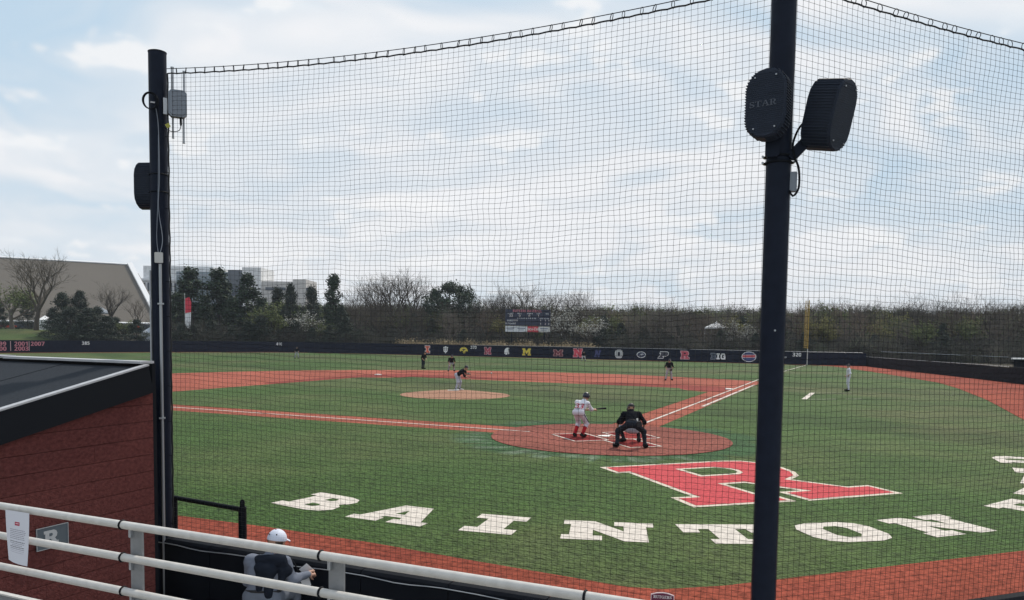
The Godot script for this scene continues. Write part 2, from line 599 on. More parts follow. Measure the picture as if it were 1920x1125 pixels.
# block letters: [outer polygon, holes...] in a box one unit high
func letter(ch: String) -> Array:
	match ch:
		"B":
			return [[0, 0, 0.72, 0, 0.95, 0.08, 1.05, 0.24, 1.0, 0.42, 0.88, 0.52, 0.98, 0.62, 1.0, 0.78, 0.9, 0.93, 0.7, 1, 0, 1, 0, 0.78, 0.14, 0.78, 0.14, 0.22, 0, 0.22], [0.48, 0.62, 0.62, 0.62, 0.66, 0.7, 0.62, 0.78, 0.48, 0.78], [0.48, 0.22, 0.64, 0.22, 0.69, 0.3, 0.64, 0.38, 0.48, 0.38]]
		"A":
			return [[0, 0, 0.5, 0, 0.5, 0.2, 0.42, 0.2, 0.46, 0.3, 0.72, 0.3, 0.76, 0.2, 0.66, 0.2, 0.66, 0, 1.2, 0, 1.2, 0.2, 1.09, 0.2, 0.83, 1, 0.36, 1, 0.11, 0.2, 0, 0.2], [0.52, 0.47, 0.67, 0.47, 0.595, 0.72]]
		"I":
			return [[0, 0, 0.72, 0, 0.72, 0.25, 0.54, 0.25, 0.54, 0.75, 0.72, 0.75, 0.72, 1, 0, 1, 0, 0.75, 0.18, 0.75, 0.18, 0.25, 0, 0.25]]
		"N":
			return [[0, 0, 0.52, 0, 0.52, 0.22, 0.4, 0.22, 0.4, 0.52, 0.8, 0, 1.1, 0, 1.1, 0.78, 1.2, 0.78, 1.2, 1, 0.68, 1, 0.68, 0.78, 0.8, 0.78, 0.8, 0.5, 0.42, 1, 0, 1, 0, 0.78, 0.1, 0.78, 0.1, 0.22, 0, 0.22]]
		"T":
			return [[0.26, 0, 0.86, 0, 0.86, 0.22, 0.74, 0.22, 0.74, 0.74, 0.88, 0.74, 0.9, 0.56, 1.12, 0.56, 1.12, 1, 0, 1, 0, 0.56, 0.22, 0.56, 0.24, 0.74, 0.38, 0.74, 0.38, 0.22, 0.26, 0.22]]
		"O":
			return [[0.3, 0, 0.8, 0, 1.0, 0.1, 1.1, 0.3, 1.1, 0.7, 1.0, 0.9, 0.8, 1, 0.3, 1, 0.1, 0.9, 0, 0.7, 0, 0.3, 0.1, 0.1], [0.46, 0.22, 0.64, 0.22, 0.73, 0.34, 0.73, 0.66, 0.64, 0.78, 0.46, 0.78, 0.37, 0.66, 0.37, 0.34]]
		"F":
			return [[0, 0, 0.62, 0, 0.62, 0.22, 0.48, 0.22, 0.48, 0.4, 0.76, 0.4, 0.76, 0.6, 0.48, 0.6, 0.48, 0.78, 0.74, 0.78, 0.78, 0.62, 1.0, 0.62, 1.0, 1, 0, 1, 0, 0.78, 0.14, 0.78, 0.14, 0.22, 0, 0.22]]
		"E":
			return [[0, 0, 1.02, 0, 1.02, 0.38, 0.8, 0.38, 0.76, 0.22, 0.48, 0.22, 0.48, 0.4, 0.76, 0.4, 0.76, 0.6, 0.48, 0.6, 0.48, 0.78, 0.74, 0.78, 0.78, 0.62, 1.0, 0.62, 1.0, 1, 0, 1, 0, 0.78, 0.14, 0.78, 0.14, 0.22, 0, 0.22]]
		"L":
			return [[0, 0, 1.02, 0, 1.02, 0.42, 0.8, 0.42, 0.76, 0.22, 0.48, 0.22, 0.48, 0.78, 0.62, 0.78, 0.62, 1, 0, 1, 0, 0.78, 0.14, 0.78, 0.14, 0.22, 0, 0.22]]
		"D":
			return [[0, 0, 0.72, 0, 0.98, 0.14, 1.1, 0.36, 1.1, 0.64, 0.98, 0.86, 0.72, 1, 0, 1, 0, 0.78, 0.14, 0.78, 0.14, 0.22, 0, 0.22], [0.48, 0.22, 0.62, 0.22, 0.74, 0.36, 0.74, 0.64, 0.62, 0.78, 0.48, 0.78]]
		"M":
			return [[0, 0, 0.46, 0, 0.46, 0.22, 0.36, 0.22, 0.36, 0.55, 0.62, 0.16, 0.88, 0.55, 0.88, 0.22, 0.78, 0.22, 0.78, 0, 1.24, 0, 1.24, 0.22, 1.14, 0.22, 1.14, 0.78, 1.24, 0.78, 1.24, 1, 0.9, 1, 0.62, 0.58, 0.34, 1, 0, 1, 0, 0.78, 0.1, 0.78, 0.1, 0.22, 0, 0.22]]
		"R":
			return [[0, 0, 0.5, 0, 0.5, 0.2, 0.4, 0.2, 0.4, 0.4, 0.5, 0.4, 0.64, 0.2, 0.56, 0.2, 0.56, 0, 1.08, 0, 1.08, 0.2, 0.96, 0.2, 0.82, 0.42, 0.96, 0.54, 1.0, 0.74, 0.92, 0.92, 0.76, 1, 0, 1, 0, 0.8, 0.1, 0.8, 0.1, 0.2, 0, 0.2], [0.4, 0.6, 0.6, 0.6, 0.66, 0.7, 0.6, 0.8, 0.4, 0.8]]
		"P":
			return [[0, 0, 0.56, 0, 0.56, 0.22, 0.44, 0.22, 0.44, 0.34, 0.8, 0.34, 0.98, 0.46, 1.02, 0.68, 0.96, 0.88, 0.76, 1, 0, 1, 0, 0.78, 0.12, 0.78, 0.12, 0.22, 0, 0.22], [0.44, 0.56, 0.64, 0.56, 0.7, 0.67, 0.64, 0.78, 0.44, 0.78]]
		"U":
			return [[0.2, 0, 0.8, 0, 1.0, 0.2, 1.0, 1, 0.66, 1, 0.66, 0.3, 0.34, 0.3, 0.34, 1, 0, 1, 0, 0.2]]
		"G":
			return [[0.25, 0, 0.98, 0, 0.98, 0.56, 0.56, 0.56, 0.56, 0.38, 0.7, 0.38, 0.7, 0.22, 0.36, 0.22, 0.3, 0.34, 0.3, 0.66, 0.36, 0.78, 0.62, 0.78, 0.68, 0.66, 0.96, 0.66, 0.9, 0.9, 0.75, 1, 0.25, 1, 0.06, 0.86, 0, 0.7, 0, 0.3, 0.06, 0.14]]
	return [[0, 0, 1, 0, 1, 1, 0, 1]]

func poly_of(flat: Array) -> PackedVector2Array:
	var p := PackedVector2Array()
	for i in range(0, flat.size(), 2):
		p.append(Vector2(flat[i], flat[i + 1]))
	return p

func poly_width(p: PackedVector2Array) -> float:
	var w := 0.0
	for q in p:
		w = maxf(w, q.x)
	return w

func build_turf_lettering() -> void:
	var root := Node3D.new()
	root.name = "turf_lettering"
	root.set_meta("kind", "structure")
	add_child(root)
	var text := "BAINTON FIELD"
	for i in text.length():
		var ch := text[i]
		if ch == " ":
			continue
		var phi := deg_to_rad([-54.5, -45.5, -36.95, -27.9, -18.65, -9.1, 0.4][mini(i, 6)])
		var foot := 13.68
		if i > 7:
			# the second word runs on a slightly tighter curve
			phi = deg_to_rad(15.0 + 8.9 * (i - 8))
			foot = 13.62 - 0.19 * (i - 8)
		var outv := Vector2(sin(phi), cos(phi))
		var along := Vector2(cos(phi), -sin(phi))
		var L := letter(ch)
		var w := poly_width(poly_of(L[0]))
		var host: MeshInstance3D = null
		for k in L.size():
			var poly := PackedVector2Array()
			for q in poly_of(L[k]):
				poly.append(outv * (foot - q.y * 1.36) + along * ((q.x - w * 0.5) * 1.36))
			if k == 0:
				host = put("letter", sheet(poly, 0.006, 3.0, white), M.chalk, root)
			else:
				put("letter_counter", sheet(poly, 0.010, 0.5, turf_colour), M.turf, host)
	# the big block letter behind home plate
	var logo := Node3D.new()
	logo.name = "turf_logo"
	logo.set_meta("kind", "structure")
	add_child(logo)
	var o := poly_of([-3.1, 5.36, 0.7, 5.36, 1.25, 5.5, 1.62, 6.0, 1.66, 6.8, 1.5, 7.45, 1.2, 7.95, 0.65, 8.3, 1.3, 9.45, 1.94, 9.45, 1.94, 10.48, -0.72, 10.48, -0.72, 9.5, -0.1, 9.5, -0.75, 8.35, -1.32, 8.35, -1.32, 9.5, -1.02, 9.5, -1.02, 10.44, -3.5, 10.3, -3.42, 9.3, -2.9, 9.35, -2.78, 6.3, -3.1, 6.3])
	put("letter_outline", sheet(o, 0.006, 3.0, white), M.logo_white, logo)
	for p in Geometry2D.offset_polygon(o, -0.13, Geometry2D.JOIN_MITER):
		put("letter_fill", sheet(p, 0.010, 3.0, white), M.logo_red, logo)
	var hole := poly_of([-1.32, 6.2, -0.15, 6.2, 0.12, 6.45, 0.22, 6.8, 0.1, 7.15, -0.15, 7.35, -1.32, 7.35])
	put("counter_outline", sheet(hole, 0.014, 3.0, white), M.logo_white, logo)
	for p in Geometry2D.offset_polygon(hole, -0.13, Geometry2D.JOIN_MITER):
		put("counter_grass", sheet(p, 0.018, 0.5, turf_colour), M.turf, logo)

func text_mesh(s: String, height: float, serif := false, depth := 0.02) -> TextMesh:
	var t := TextMesh.new()
	t.text = s
	var f := SystemFont.new()
	f.font_names = PackedStringArray(["Droid Serif" if serif else "Droid Sans"])
	f.font_weight = 700
	t.font = f
	t.font_size = 32
	t.pixel_size = height / 23.0
	t.depth = depth
	t.curve_step = 2.0
	return t

func flat_mat(r: float, g: float, b: float) -> StandardMaterial3D:
	var key := "flat%.3f_%.3f_%.3f" % [r, g, b]
	if not M.has(key):
		M[key] = mat(r, g, b, 0.6)
	return M[key]

# ---------------------------------------------------------------- outfield wall
func wall_frame(i: int, s: float) -> Transform3D:
	var a := w2(i)
	var b := w2(i + 1)
	var p := a.lerp(b, s)
	var d := (b - a).normalized()
	return Transform3D(Basis(Vector3(d.x, 0, d.y), Vector3.UP, Vector3(-d.y, 0, d.x)), Vector3(p.x, gh(p.x, p.y), p.y))

func emblem(wall: Node3D, called: String, ch: String, i: int, s: float, y: float, h: float, fill: Color, line := Color(0, 0, 0, 0), slant := 0.0, wide := 1.0) -> void:
	var fr := wall_frame(i, s)
	var L := letter(ch)
	var w := poly_width(poly_of(L[0]))
	var k := 0
	for ring in L:
		var p := PackedVector2Array()
		for q in poly_of(ring):
			p.append(Vector2(((q.x - w * 0.5) * wide + (q.y - 0.5) * slant) * h, q.y * h))
		var xf := fr * Transform3D(Basis.IDENTITY, Vector3(0, y, 0.11))
		var host: MeshInstance3D = null
		if k == 0:
			if line.a > 0:
				for o in Geometry2D.offset_polygon(p, 0.07, Geometry2D.JOIN_MITER):
					var m1 := MB.new()
					m1.prism(o, xf, 0.0, 0.008)
					host = put(called, m1.done(), flat_mat(line.r, line.g, line.b), wall)
			var m2 := MB.new()
			m2.prism(p, xf, 0.0, 0.014)
			if host:
				put("emblem_fill", m2.done(), flat_mat(fill.r, fill.g, fill.b), host)
			else:
				put(called, m2.done(), flat_mat(fill.r, fill.g, fill.b), wall)
		else:
			var m3 := MB.new()
			m3.prism(p, xf, 0.0, 0.018)
			put("emblem_counter", m3.done(), M.wallpad, wall)
		k += 1

func emblem_poly(wall: Node3D, called: String, i: int, s: float, y: float, h: float, flat: Array, col: Color, lift := 0.014) -> void:
	var p := PackedVector2Array()
	for q in poly_of(flat):
		p.append(Vector2((q.x - 0.5) * h, q.y * h))
	var m := MB.new()
	m.prism(p, wall_frame(i, s) * Transform3D(Basis.IDENTITY, Vector3(0, y, 0.11)), 0.0, lift)
	put(called, m.done(), flat_mat(col.r, col.g, col.b), wall)

func wall_text(wall: Node3D, txt: String, i: int, s: float, y: float, h: float, col: Color, serif := false) -> void:
	var t := put("wall_number", text_mesh(txt, h, serif), flat_mat(col.r, col.g, col.b), wall)
	t.transform = wall_frame(i, s) * Transform3D(Basis.IDENTITY, Vector3(0, y, 0.12))

func oval(cx: float, cy: float, rx: float, ry: float, n := 20) -> Array:
	var o := []
	for k in n:
		o.append(cx + rx * cos(TAU * k / n))
		o.append(cy + ry * sin(TAU * k / n))
	return o

func build_outfield_wall() -> void:
	var wall := thing("outfield_wall", "long navy padded outfield wall with team emblems and distance numbers", "wall")
	for i in WALL.size() - 1:
		var a := w2(i)
		var b := w2(i + 1)
		var len := a.distance_to(b)
		var n := maxi(1, int(round(len / 2.6)))
		for k in n:
			var fr := wall_frame(i, (k + 0.5) / n)
			var mb := MB.new()
			mb.box(fr * Vector3(0, 0.93, 0), Vector3(len / n - 0.012, 1.86, 0.2), fr.basis)
			put("wall_pad", mb.done(), M.wallpad, wall)
		var t := MB.new()
		var A := wall_frame(i, 0.0).origin
		var B := wall_frame(i, 1.0).origin
		t.tube([A + Vector3(0, 1.9, 0), B + Vector3(0, 1.9, 0)], [0.022], 6)
		put("top_rail", t.done(), M.steel if i > 6 else M.black, wall)
	var W := Color(0.75, 0.76, 0.78)
	var pink := Color(0.52, 0.20, 0.25)
	wall_text(wall, "1999", 1, 0.04, 1.35, 0.62, pink)
	wall_text(wall, "2000", 1, 0.04, 0.62, 0.62, pink)
	wall_text(wall, "2001", 1, 0.286, 1.35, 0.62, pink)
	wall_text(wall, "2003", 1, 0.286, 0.62, 0.62, pink)
	wall_text(wall, "2007", 1, 0.47, 1.35, 0.62, pink)
	for s in [0.165, 0.372]:
		emblem_poly(wall, "divider_bar", 1, s, 0.3, 1.45, [0.47, 0, 0.53, 0, 0.53, 1, 0.47, 1], Color(0.5, 0.35, 0.38))
	wall_text(wall, "385", 2, 0.03, 1.45, 0.5, W)
	wall_text(wall, "410", 3, 0.97, 1.45, 0.5, W)
	wall_text(wall, "370", 7, 0.03, 1.5, 0.5, W)
	wall_text(wall, "320", 11, 0.843, 1.45, 0.55, W)
	emblem(wall, "emblem", "I", 6, 0.116, 0.38, 1.2, Color(0.72, 0.14, 0.08), W)
	# trident shaped emblem
	emblem_poly(wall, "emblem", 6, 0.482, 0.34, 1.25, [0.43, 0, 0.57, 0, 0.57, 0.16, 0.72, 0.22, 0.8, 0.36, 0.8, 0.78, 0.86, 0.78, 0.86, 0.9, 0.62, 0.9, 0.62, 0.78, 0.66, 0.78, 0.66, 0.4, 0.57, 0.32, 0.57, 0.88, 0.61, 0.88, 0.61, 1, 0.39, 1, 0.39, 0.88, 0.43, 0.88, 0.43, 0.32, 0.34, 0.4, 0.34, 0.78, 0.38, 0.78, 0.38, 0.9, 0.14, 0.9, 0.14, 0.78, 0.2, 0.78, 0.2, 0.36, 0.28, 0.22, 0.43, 0.16], W)
	# yellow emblem, a rounded head with a hooked end
	emblem_poly(wall, "emblem", 6, 0.842, 0.4, 1.15, [-0.15, 0.45, -0.05, 0.75, 0.2, 0.95, 0.6, 1.0, 0.95, 0.82, 1.15, 0.5, 1.12, 0.3, 0.98, 0.42, 0.88, 0.3, 0.7, 0.4, 0.78, 0.1, 0.5, 0.02, 0.34, 0.16, 0.46, 0.34, 0.2, 0.42, 0.3, 0.55, 0.0, 0.3], Color(0.62, 0.50, 0.07))
	emblem_poly(wall, "emblem_detail", 6, 0.842, 0.4, 1.15, [0.2, 0.6, 0.55, 0.7, 0.85, 0.6, 0.6, 0.52, 0.5, 0.4], Color(0.02, 0.02, 0.03), 0.02)
	emblem(wall, "emblem", "M", 7, 0.277, 0.40, 1.15, Color(0.38, 0.05, 0.09), Color(0.55, 0.35, 0.38), 0.0, 0.8)
	# helmet shaped emblem
	emblem_poly(wall, "emblem", 7, 0.605, 0.36, 1.2, [0.3, 0, 0.55, 0.06, 0.6, 0.25, 0.75, 0.1, 0.85, 0.15, 0.8, 0.5, 0.62, 0.55, 0.8, 0.6, 0.78, 0.72, 0.6, 0.78, 0.85, 0.88, 0.8, 1.0, 0.5, 1.0, 0.25, 0.85, 0.12, 0.55, 0.12, 0.12, 0.28, 0.2], W)
	emblem(wall, "emblem", "M", 7, 0.936, 0.36, 1.2, Color(0.66, 0.52, 0.06), Color(0.03, 0.03, 0.05), 0.0, 1.0)
	emblem(wall, "emblem", "M", 8, 0.527, 0.40, 0.95, Color(0.16, 0.03, 0.05), Color(0.50, 0.28, 0.28), 0.0, 1.3)
	emblem(wall, "emblem", "N", 8, 0.896, 0.30, 1.3, Color(0.62, 0.06, 0.10), Color(0.62, 0.38, 0.42), 0.0, 0.95)
	emblem(wall, "emblem", "N", 9, 0.153, 0.36, 1.15, Color(0.045, 0.05, 0.16), Color(0, 0, 0, 0), 0.2, 0.7)
	emblem(wall, "emblem", "O", 9, 0.38, 0.34, 1.2, Color(0.42, 0.43, 0.45), W, 0.0, 0.85)
	emblem_poly(wall, "emblem", 9, 0.614, 0.4, 1.0, oval(0.5, 0.5, 0.72, 0.5), W, 0.010)
	emblem_poly(wall, "emblem_detail", 9, 0.614, 0.4, 1.0, oval(0.5, 0.5, 0.62, 0.41), Color(0.03, 0.04, 0.09), 0.016)
	emblem_poly(wall, "emblem_detail", 9, 0.614, 0.4, 1.0, [0.15, 0.3, 0.4, 0.62, 0.75, 0.7, 0.95, 0.55, 0.7, 0.5, 0.6, 0.3, 0.45, 0.42], Color(0.4, 0.42, 0.46), 0.022)
	emblem(wall, "emblem", "P", 9, 0.844, 0.42, 1.0, Color(0.05, 0.05, 0.07), W, 0.35, 1.3)
	emblem(wall, "emblem", "R", 10, 0.092, 0.40, 1.2, Color(0.52, 0.08, 0.12), Color(0.62, 0.45, 0.48))
	emblem(wall, "emblem", "B", 10, 0.53, 0.46, 0.9, Color(0.06, 0.08, 0.12), Color(0.2, 0.22, 0.27), 0.0, 0.8)
	emblem(wall, "emblem", "I", 10, 0.60, 0.46, 0.9, W, Color(0, 0, 0, 0), 0.0, 0.75)
	emblem(wall, "emblem", "G", 10, 0.672, 0.46, 0.9, W, Color(0, 0, 0, 0), 0.0, 0.85)
	emblem_poly(wall, "emblem", 11, 0.065, 0.22, 1.5, oval(0.5, 0.5, 0.72, 0.52), W, 0.008)
	emblem_poly(wall, "emblem_detail", 11, 0.065, 0.22, 1.5, oval(0.5, 0.5, 0.66, 0.46), Color(0.05, 0.07, 0.2), 0.014)
	emblem_poly(wall, "emblem_detail", 11, 0.065, 0.22, 1.5, [-0.2, 0.38, 1.16, 0.42, 1.2, 0.72, -0.16, 0.68], Color(0.60, 0.45, 0.47), 0.018)
	emblem_poly(wall, "emblem_detail", 11, 0.065, 0.22, 1.5, [-0.12, 0.44, 1.08, 0.47, 1.1, 0.67, -0.1, 0.63], Color(0.50, 0.05, 0.07), 0.022)
	for k in 5:
		emblem_poly(wall, "script_stroke", 11, 0.60 + 0.018 * k, 0.85, 0.32, [0.1, 0, 0.4, 0.0, 0.75, 0.7 + 0.3 * (k % 2), 0.5, 0.9, 0.2, 0.4], Color(0.45, 0.47, 0.5))

	var corner := thing("corner_wall", "navy padded wall right of the yellow foul pole", "wall")
	var A := Vector2(69.4, -69.4)
	var B := Vector2(75.8, -64.6)
	var d := (B - A).normalized()
	var bas := Basis(Vector3(d.x, 0, d.y), Vector3.UP, Vector3(-d.y, 0, d.x))
	for k in 3:
		var p := A.lerp(B, (k + 0.5) / 3.0)
		var mb := MB.new()
		mb.box(Vector3(p.x, gh(p.x, p.y) + 0.93, p.y), Vector3(8.0 / 3.0 - 0.012, 1.86, 0.2), bas)
		put("wall_pad", mb.done(), M.wallpad, corner)
	var tr := MB.new()
	tr.tube([Vector3(A.x, gh(A.x, A.y) + 1.9, A.y), Vector3(B.x, gh(B.x, B.y) + 1.9, B.y)], [0.022], 6)
	put("top_rail", tr.done(), M.steel, corner)

	var fence := thing("side_fence", "low black windscreen fence along the right foul territory", "fence")
	for i in SIDE_FENCE.size() - 1:
		var a := Vector2(SIDE_FENCE[i][0], SIDE_FENCE[i][1])
		var b := Vector2(SIDE_FENCE[i + 1][0], SIDE_FENCE[i + 1][1])
		var n := int(ceil(a.distance_to(b) / 3.0))
		var dd := (b - a).normalized()
		var bb := Basis(Vector3(dd.x, 0, dd.y), Vector3.UP, Vector3(-dd.y, 0, dd.x))
		for k in n:
			var p := a.lerp(b, (k + 0.5) / n)
			var q := a.lerp(b, float(k) / n)
			var hgt := 1.3 + rng.randf_range(-0.03, 0.03)
			var mb := MB.new()
			mb.box(Vector3(p.x, gh(p.x, p.y) + hgt * 0.5, p.y), Vector3(a.distance_to(b) / n - 0.05, hgt, 0.03), bb)
			put("windscreen_panel", mb.done(), M.pad, fence)
			var mp := MB.new()
			mp.tube([Vector3(q.x, gh(q.x, q.y), q.y), Vector3(q.x, gh(q.x, q.y) + hgt + 0.08, q.y)], [0.03], 6)
			put("post", mp.done(), M.black, fence)
		var t2 := MB.new()
		t2.tube([Vector3(a.x, gh(a.x, a.y) + 1.36, a.y), Vector3(b.x, gh(b.x, b.y) + 1.36, b.y)], [0.02], 6)
		put("top_rail", t2.done(), M.steel if i < 3 else M.black, fence)
	var rear := thing("rear_pipe_fence", "thin grey pipe fence rail behind the low black fence", "fence")
	var pr := [Vector3(80, 1.55, -66), Vector3(76, 1.5, -44), Vector3(70, 1.6, -26), Vector3(62, 1.7, -12)]
	for i in 3:
		var t3 := MB.new()
		t3.tube([pr[i], pr[i + 1]], [0.025], 6)
		put("rail", t3.done(), M.greybox, rear)
		for k in 5:
			var q: Vector3 = pr[i].lerp(pr[i + 1], k / 5.0)
			var t4 := MB.new()
			t4.tube([Vector3(q.x, gh(q.x, q.z), q.z), q], [0.03], 6)
			put("post", t4.done(), M.black, rear)
	# covered bullpen bench beyond the fence
	var pen := thing("bullpen_shelter", "low black shelter with pale roof edge behind right fence", "shelter", Vector3(61.0, gh(61, -25.5), -25.5), -0.95)
	var m := MB.new()
	m.box(Vector3(0, 0.95, 0), Vector3(9, 1.9, 2.2))
	put("wall", m.done(), M.pad, pen)
	m = MB.new()
	m.box(Vector3(0, 1.96, 0), Vector3(9.4, 0.1, 2.7))
	put("roof", m.done(), M.trim, pen)

	# --- foul pole
	var fp := thing("foul_pole", "tall yellow foul pole with narrow mesh wing at right field wall", "pole", Vector3(69.25, gh(69.3, -69.2), -69.15))
	var mp2 := MB.new()
	mp2.tube([Vector3(0, 0, 0), Vector3(0, 2.35, 0)], [0.06], 8)
	put("lower_post", mp2.done(), M.pale, fp)
	mp2 = MB.new()
	mp2.tube([Vector3(0, 2.35, 0), Vector3(0, 9.4, 0)], [0.06], 8)
	put("upper_post", mp2.done(), M.yellow, fp)
	var wd := Vector3(-S2, 0, -S2) * 0.52
	for k in 6:
		var y0 := 2.45 + k * 1.15
		var fr := MB.new()
		fr.tube([Vector3(0, y0, 0), wd + Vector3(0, y0, 0), wd + Vector3(0, y0 + 1.1, 0), Vector3(0, y0 + 1.1, 0)], [0.022], 5)
		var o := put("wing_frame", fr.done(), M.yellow, fp)
		var wires := MB.new()
		for j in range(1, 11):
			var q := wd * (j / 11.0)
			wires.tube([q + Vector3(0, y0, 0), q + Vector3(0, y0 + 1.1, 0)], [0.007], 3, false)
		for j in range(1, 22):
			wires.tube([Vector3(0, y0 + j * 0.05, 0), wd + Vector3(0, y0 + j * 0.05, 0)], [0.007], 3, false)
		put("wire_mesh", wires.done(), M.yellow, o)

func build_scoreboard() -> void:
	var c := Vector3(43.9, gh(43.9, -115.4), -115.4)
	var b := thing("scoreboard", "navy scoreboard with red heading and strip of advertising panels", "scoreboard", c, atan2(-c.x, -c.z) + 0.03)
	var g := -c.y
	var m := MB.new()
	m.cbox(Vector3(0, 6.45 + g, 0), Vector3(8.5, 3.0, 0.5), 0.06)
	put("cabinet", m.done(), flat_mat(0.020, 0.026, 0.055), b)
	for x in [-3.0, 0.2, 3.2]:
		m = MB.new()
		m.box(Vector3(x, (3.7 + g) * 0.5, -0.35), Vector3(0.22, 3.7 + g + 3.0, 0.22))
		put("support_post", m.done(), M.black, b)
	var cols := [[-3.2, 2.05, Color(0.62, 0.65, 0.68)], [-1.12, 2.05, Color(0.62, 0.65, 0.68)], [1.0, 2.05, Color(0.60, 0.07, 0.09)], [3.15, 2.15, Color(0.55, 0.55, 0.54)]]
	for q in cols:
		m = MB.new()
		m.box(Vector3(q[0], 4.3 + g, 0.02), Vector3(q[1], 1.1, 0.3))
		var p := put("advertising_panel", m.done(), flat_mat(q[2].r, q[2].g, q[2].b), b)
		if q[0] > 0.5 and q[0] < 1.5:
			var t := put("lettering", text_mesh("Coca-Cola", 0.5, true), flat_mat(0.75, 0.72, 0.72), p)
			t.position = Vector3(q[0], 4.3 + g, 0.19)
			t.scale = Vector3(0.82, 1, 1)
		else:
			for k in 2:
				var mm := MB.new()
				mm.box(Vector3(q[0] - 0.1, 4.42 - k * 0.3 + g, 0.175), Vector3(1.5 - k * 0.5, 0.16 - k * 0.05, 0.01))
				put("print", mm.done(), flat_mat(0.14, 0.17, 0.24), p)
	var L := [["RUTGERS BASEBALL", -0.15, 7.68, 0.46, Color(0.50, 0.16, 0.19), 0.92], ["AT BAT", -3.3, 7.2, 0.24, Color(0.55, 0.57, 0.6), 1.0], ["BALL", -1.6, 7.2, 0.24, Color(0.55, 0.57, 0.6), 1.0], ["STRIKE", 0.35, 7.2, 0.24, Color(0.55, 0.57, 0.6), 1.0], ["OUT", 1.95, 7.2, 0.24, Color(0.55, 0.57, 0.6), 1.0], ["H/E", 3.6, 7.2, 0.24, Color(0.55, 0.57, 0.6), 1.0],
		["33", -3.2, 6.78, 0.46, Color(0.5, 0.45, 0.44), 1.0], ["0", -1.55, 6.78, 0.46, Color(0.5, 0.45, 0.44), 1.0], ["0", 0.25, 6.78, 0.46, Color(0.5, 0.45, 0.44), 1.0], ["1", 1.95, 6.78, 0.46, Color(0.5, 0.45, 0.44), 1.0],
		["1 2 3 4 5 6 7 8 9 10", -0.3, 6.3, 0.2, Color(0.55, 0.57, 0.6), 1.55], ["RUNS HITS ERR", 3.1, 6.3, 0.17, Color(0.55, 0.57, 0.6), 1.05],
		["GUEST", -3.3, 5.86, 0.3, Color(0.6, 0.62, 0.65), 1.0], ["0 0", -2.25, 5.9, 0.34, Color(0.5, 0.47, 0.46), 1.0], ["1", 2.4, 5.9, 0.38, Color(0.5, 0.47, 0.46), 1.0], ["1", 3.3, 5.9, 0.38, Color(0.5, 0.47, 0.46), 1.0], ["1", 3.95, 5.9, 0.38, Color(0.5, 0.47, 0.46), 1.0],
		["RUTGERS", -3.35, 5.3, 0.3, Color(0.6, 0.62, 0.65), 1.0], ["1", -2.35, 5.3, 0.34, Color(0.5, 0.47, 0.46), 1.0], ["1", 2.4, 5.3, 0.36, Color(0.5, 0.47, 0.46), 1.0], ["2", 3.3, 5.3, 0.36, Color(0.5, 0.40, 0.42), 1.0], ["0", 3.95, 5.3, 0.36, Color(0.5, 0.47, 0.46), 1.0]]
	for q in L:
		var t := put("lettering", text_mesh(q[0], q[3]), flat_mat(q[4].r, q[4].g, q[4].b), b)
		t.position = Vector3(q[1], q[2] + g, 0.26)
		t.scale = Vector3(q[5], 1, 1)

# ---------------------------------------------------------------- backstop: wall, poles, netting
const POLE_L := Vector3(-13.275, 0, 12.76)
const POLE_R := Vector3(-7.985, 0, 18.05)

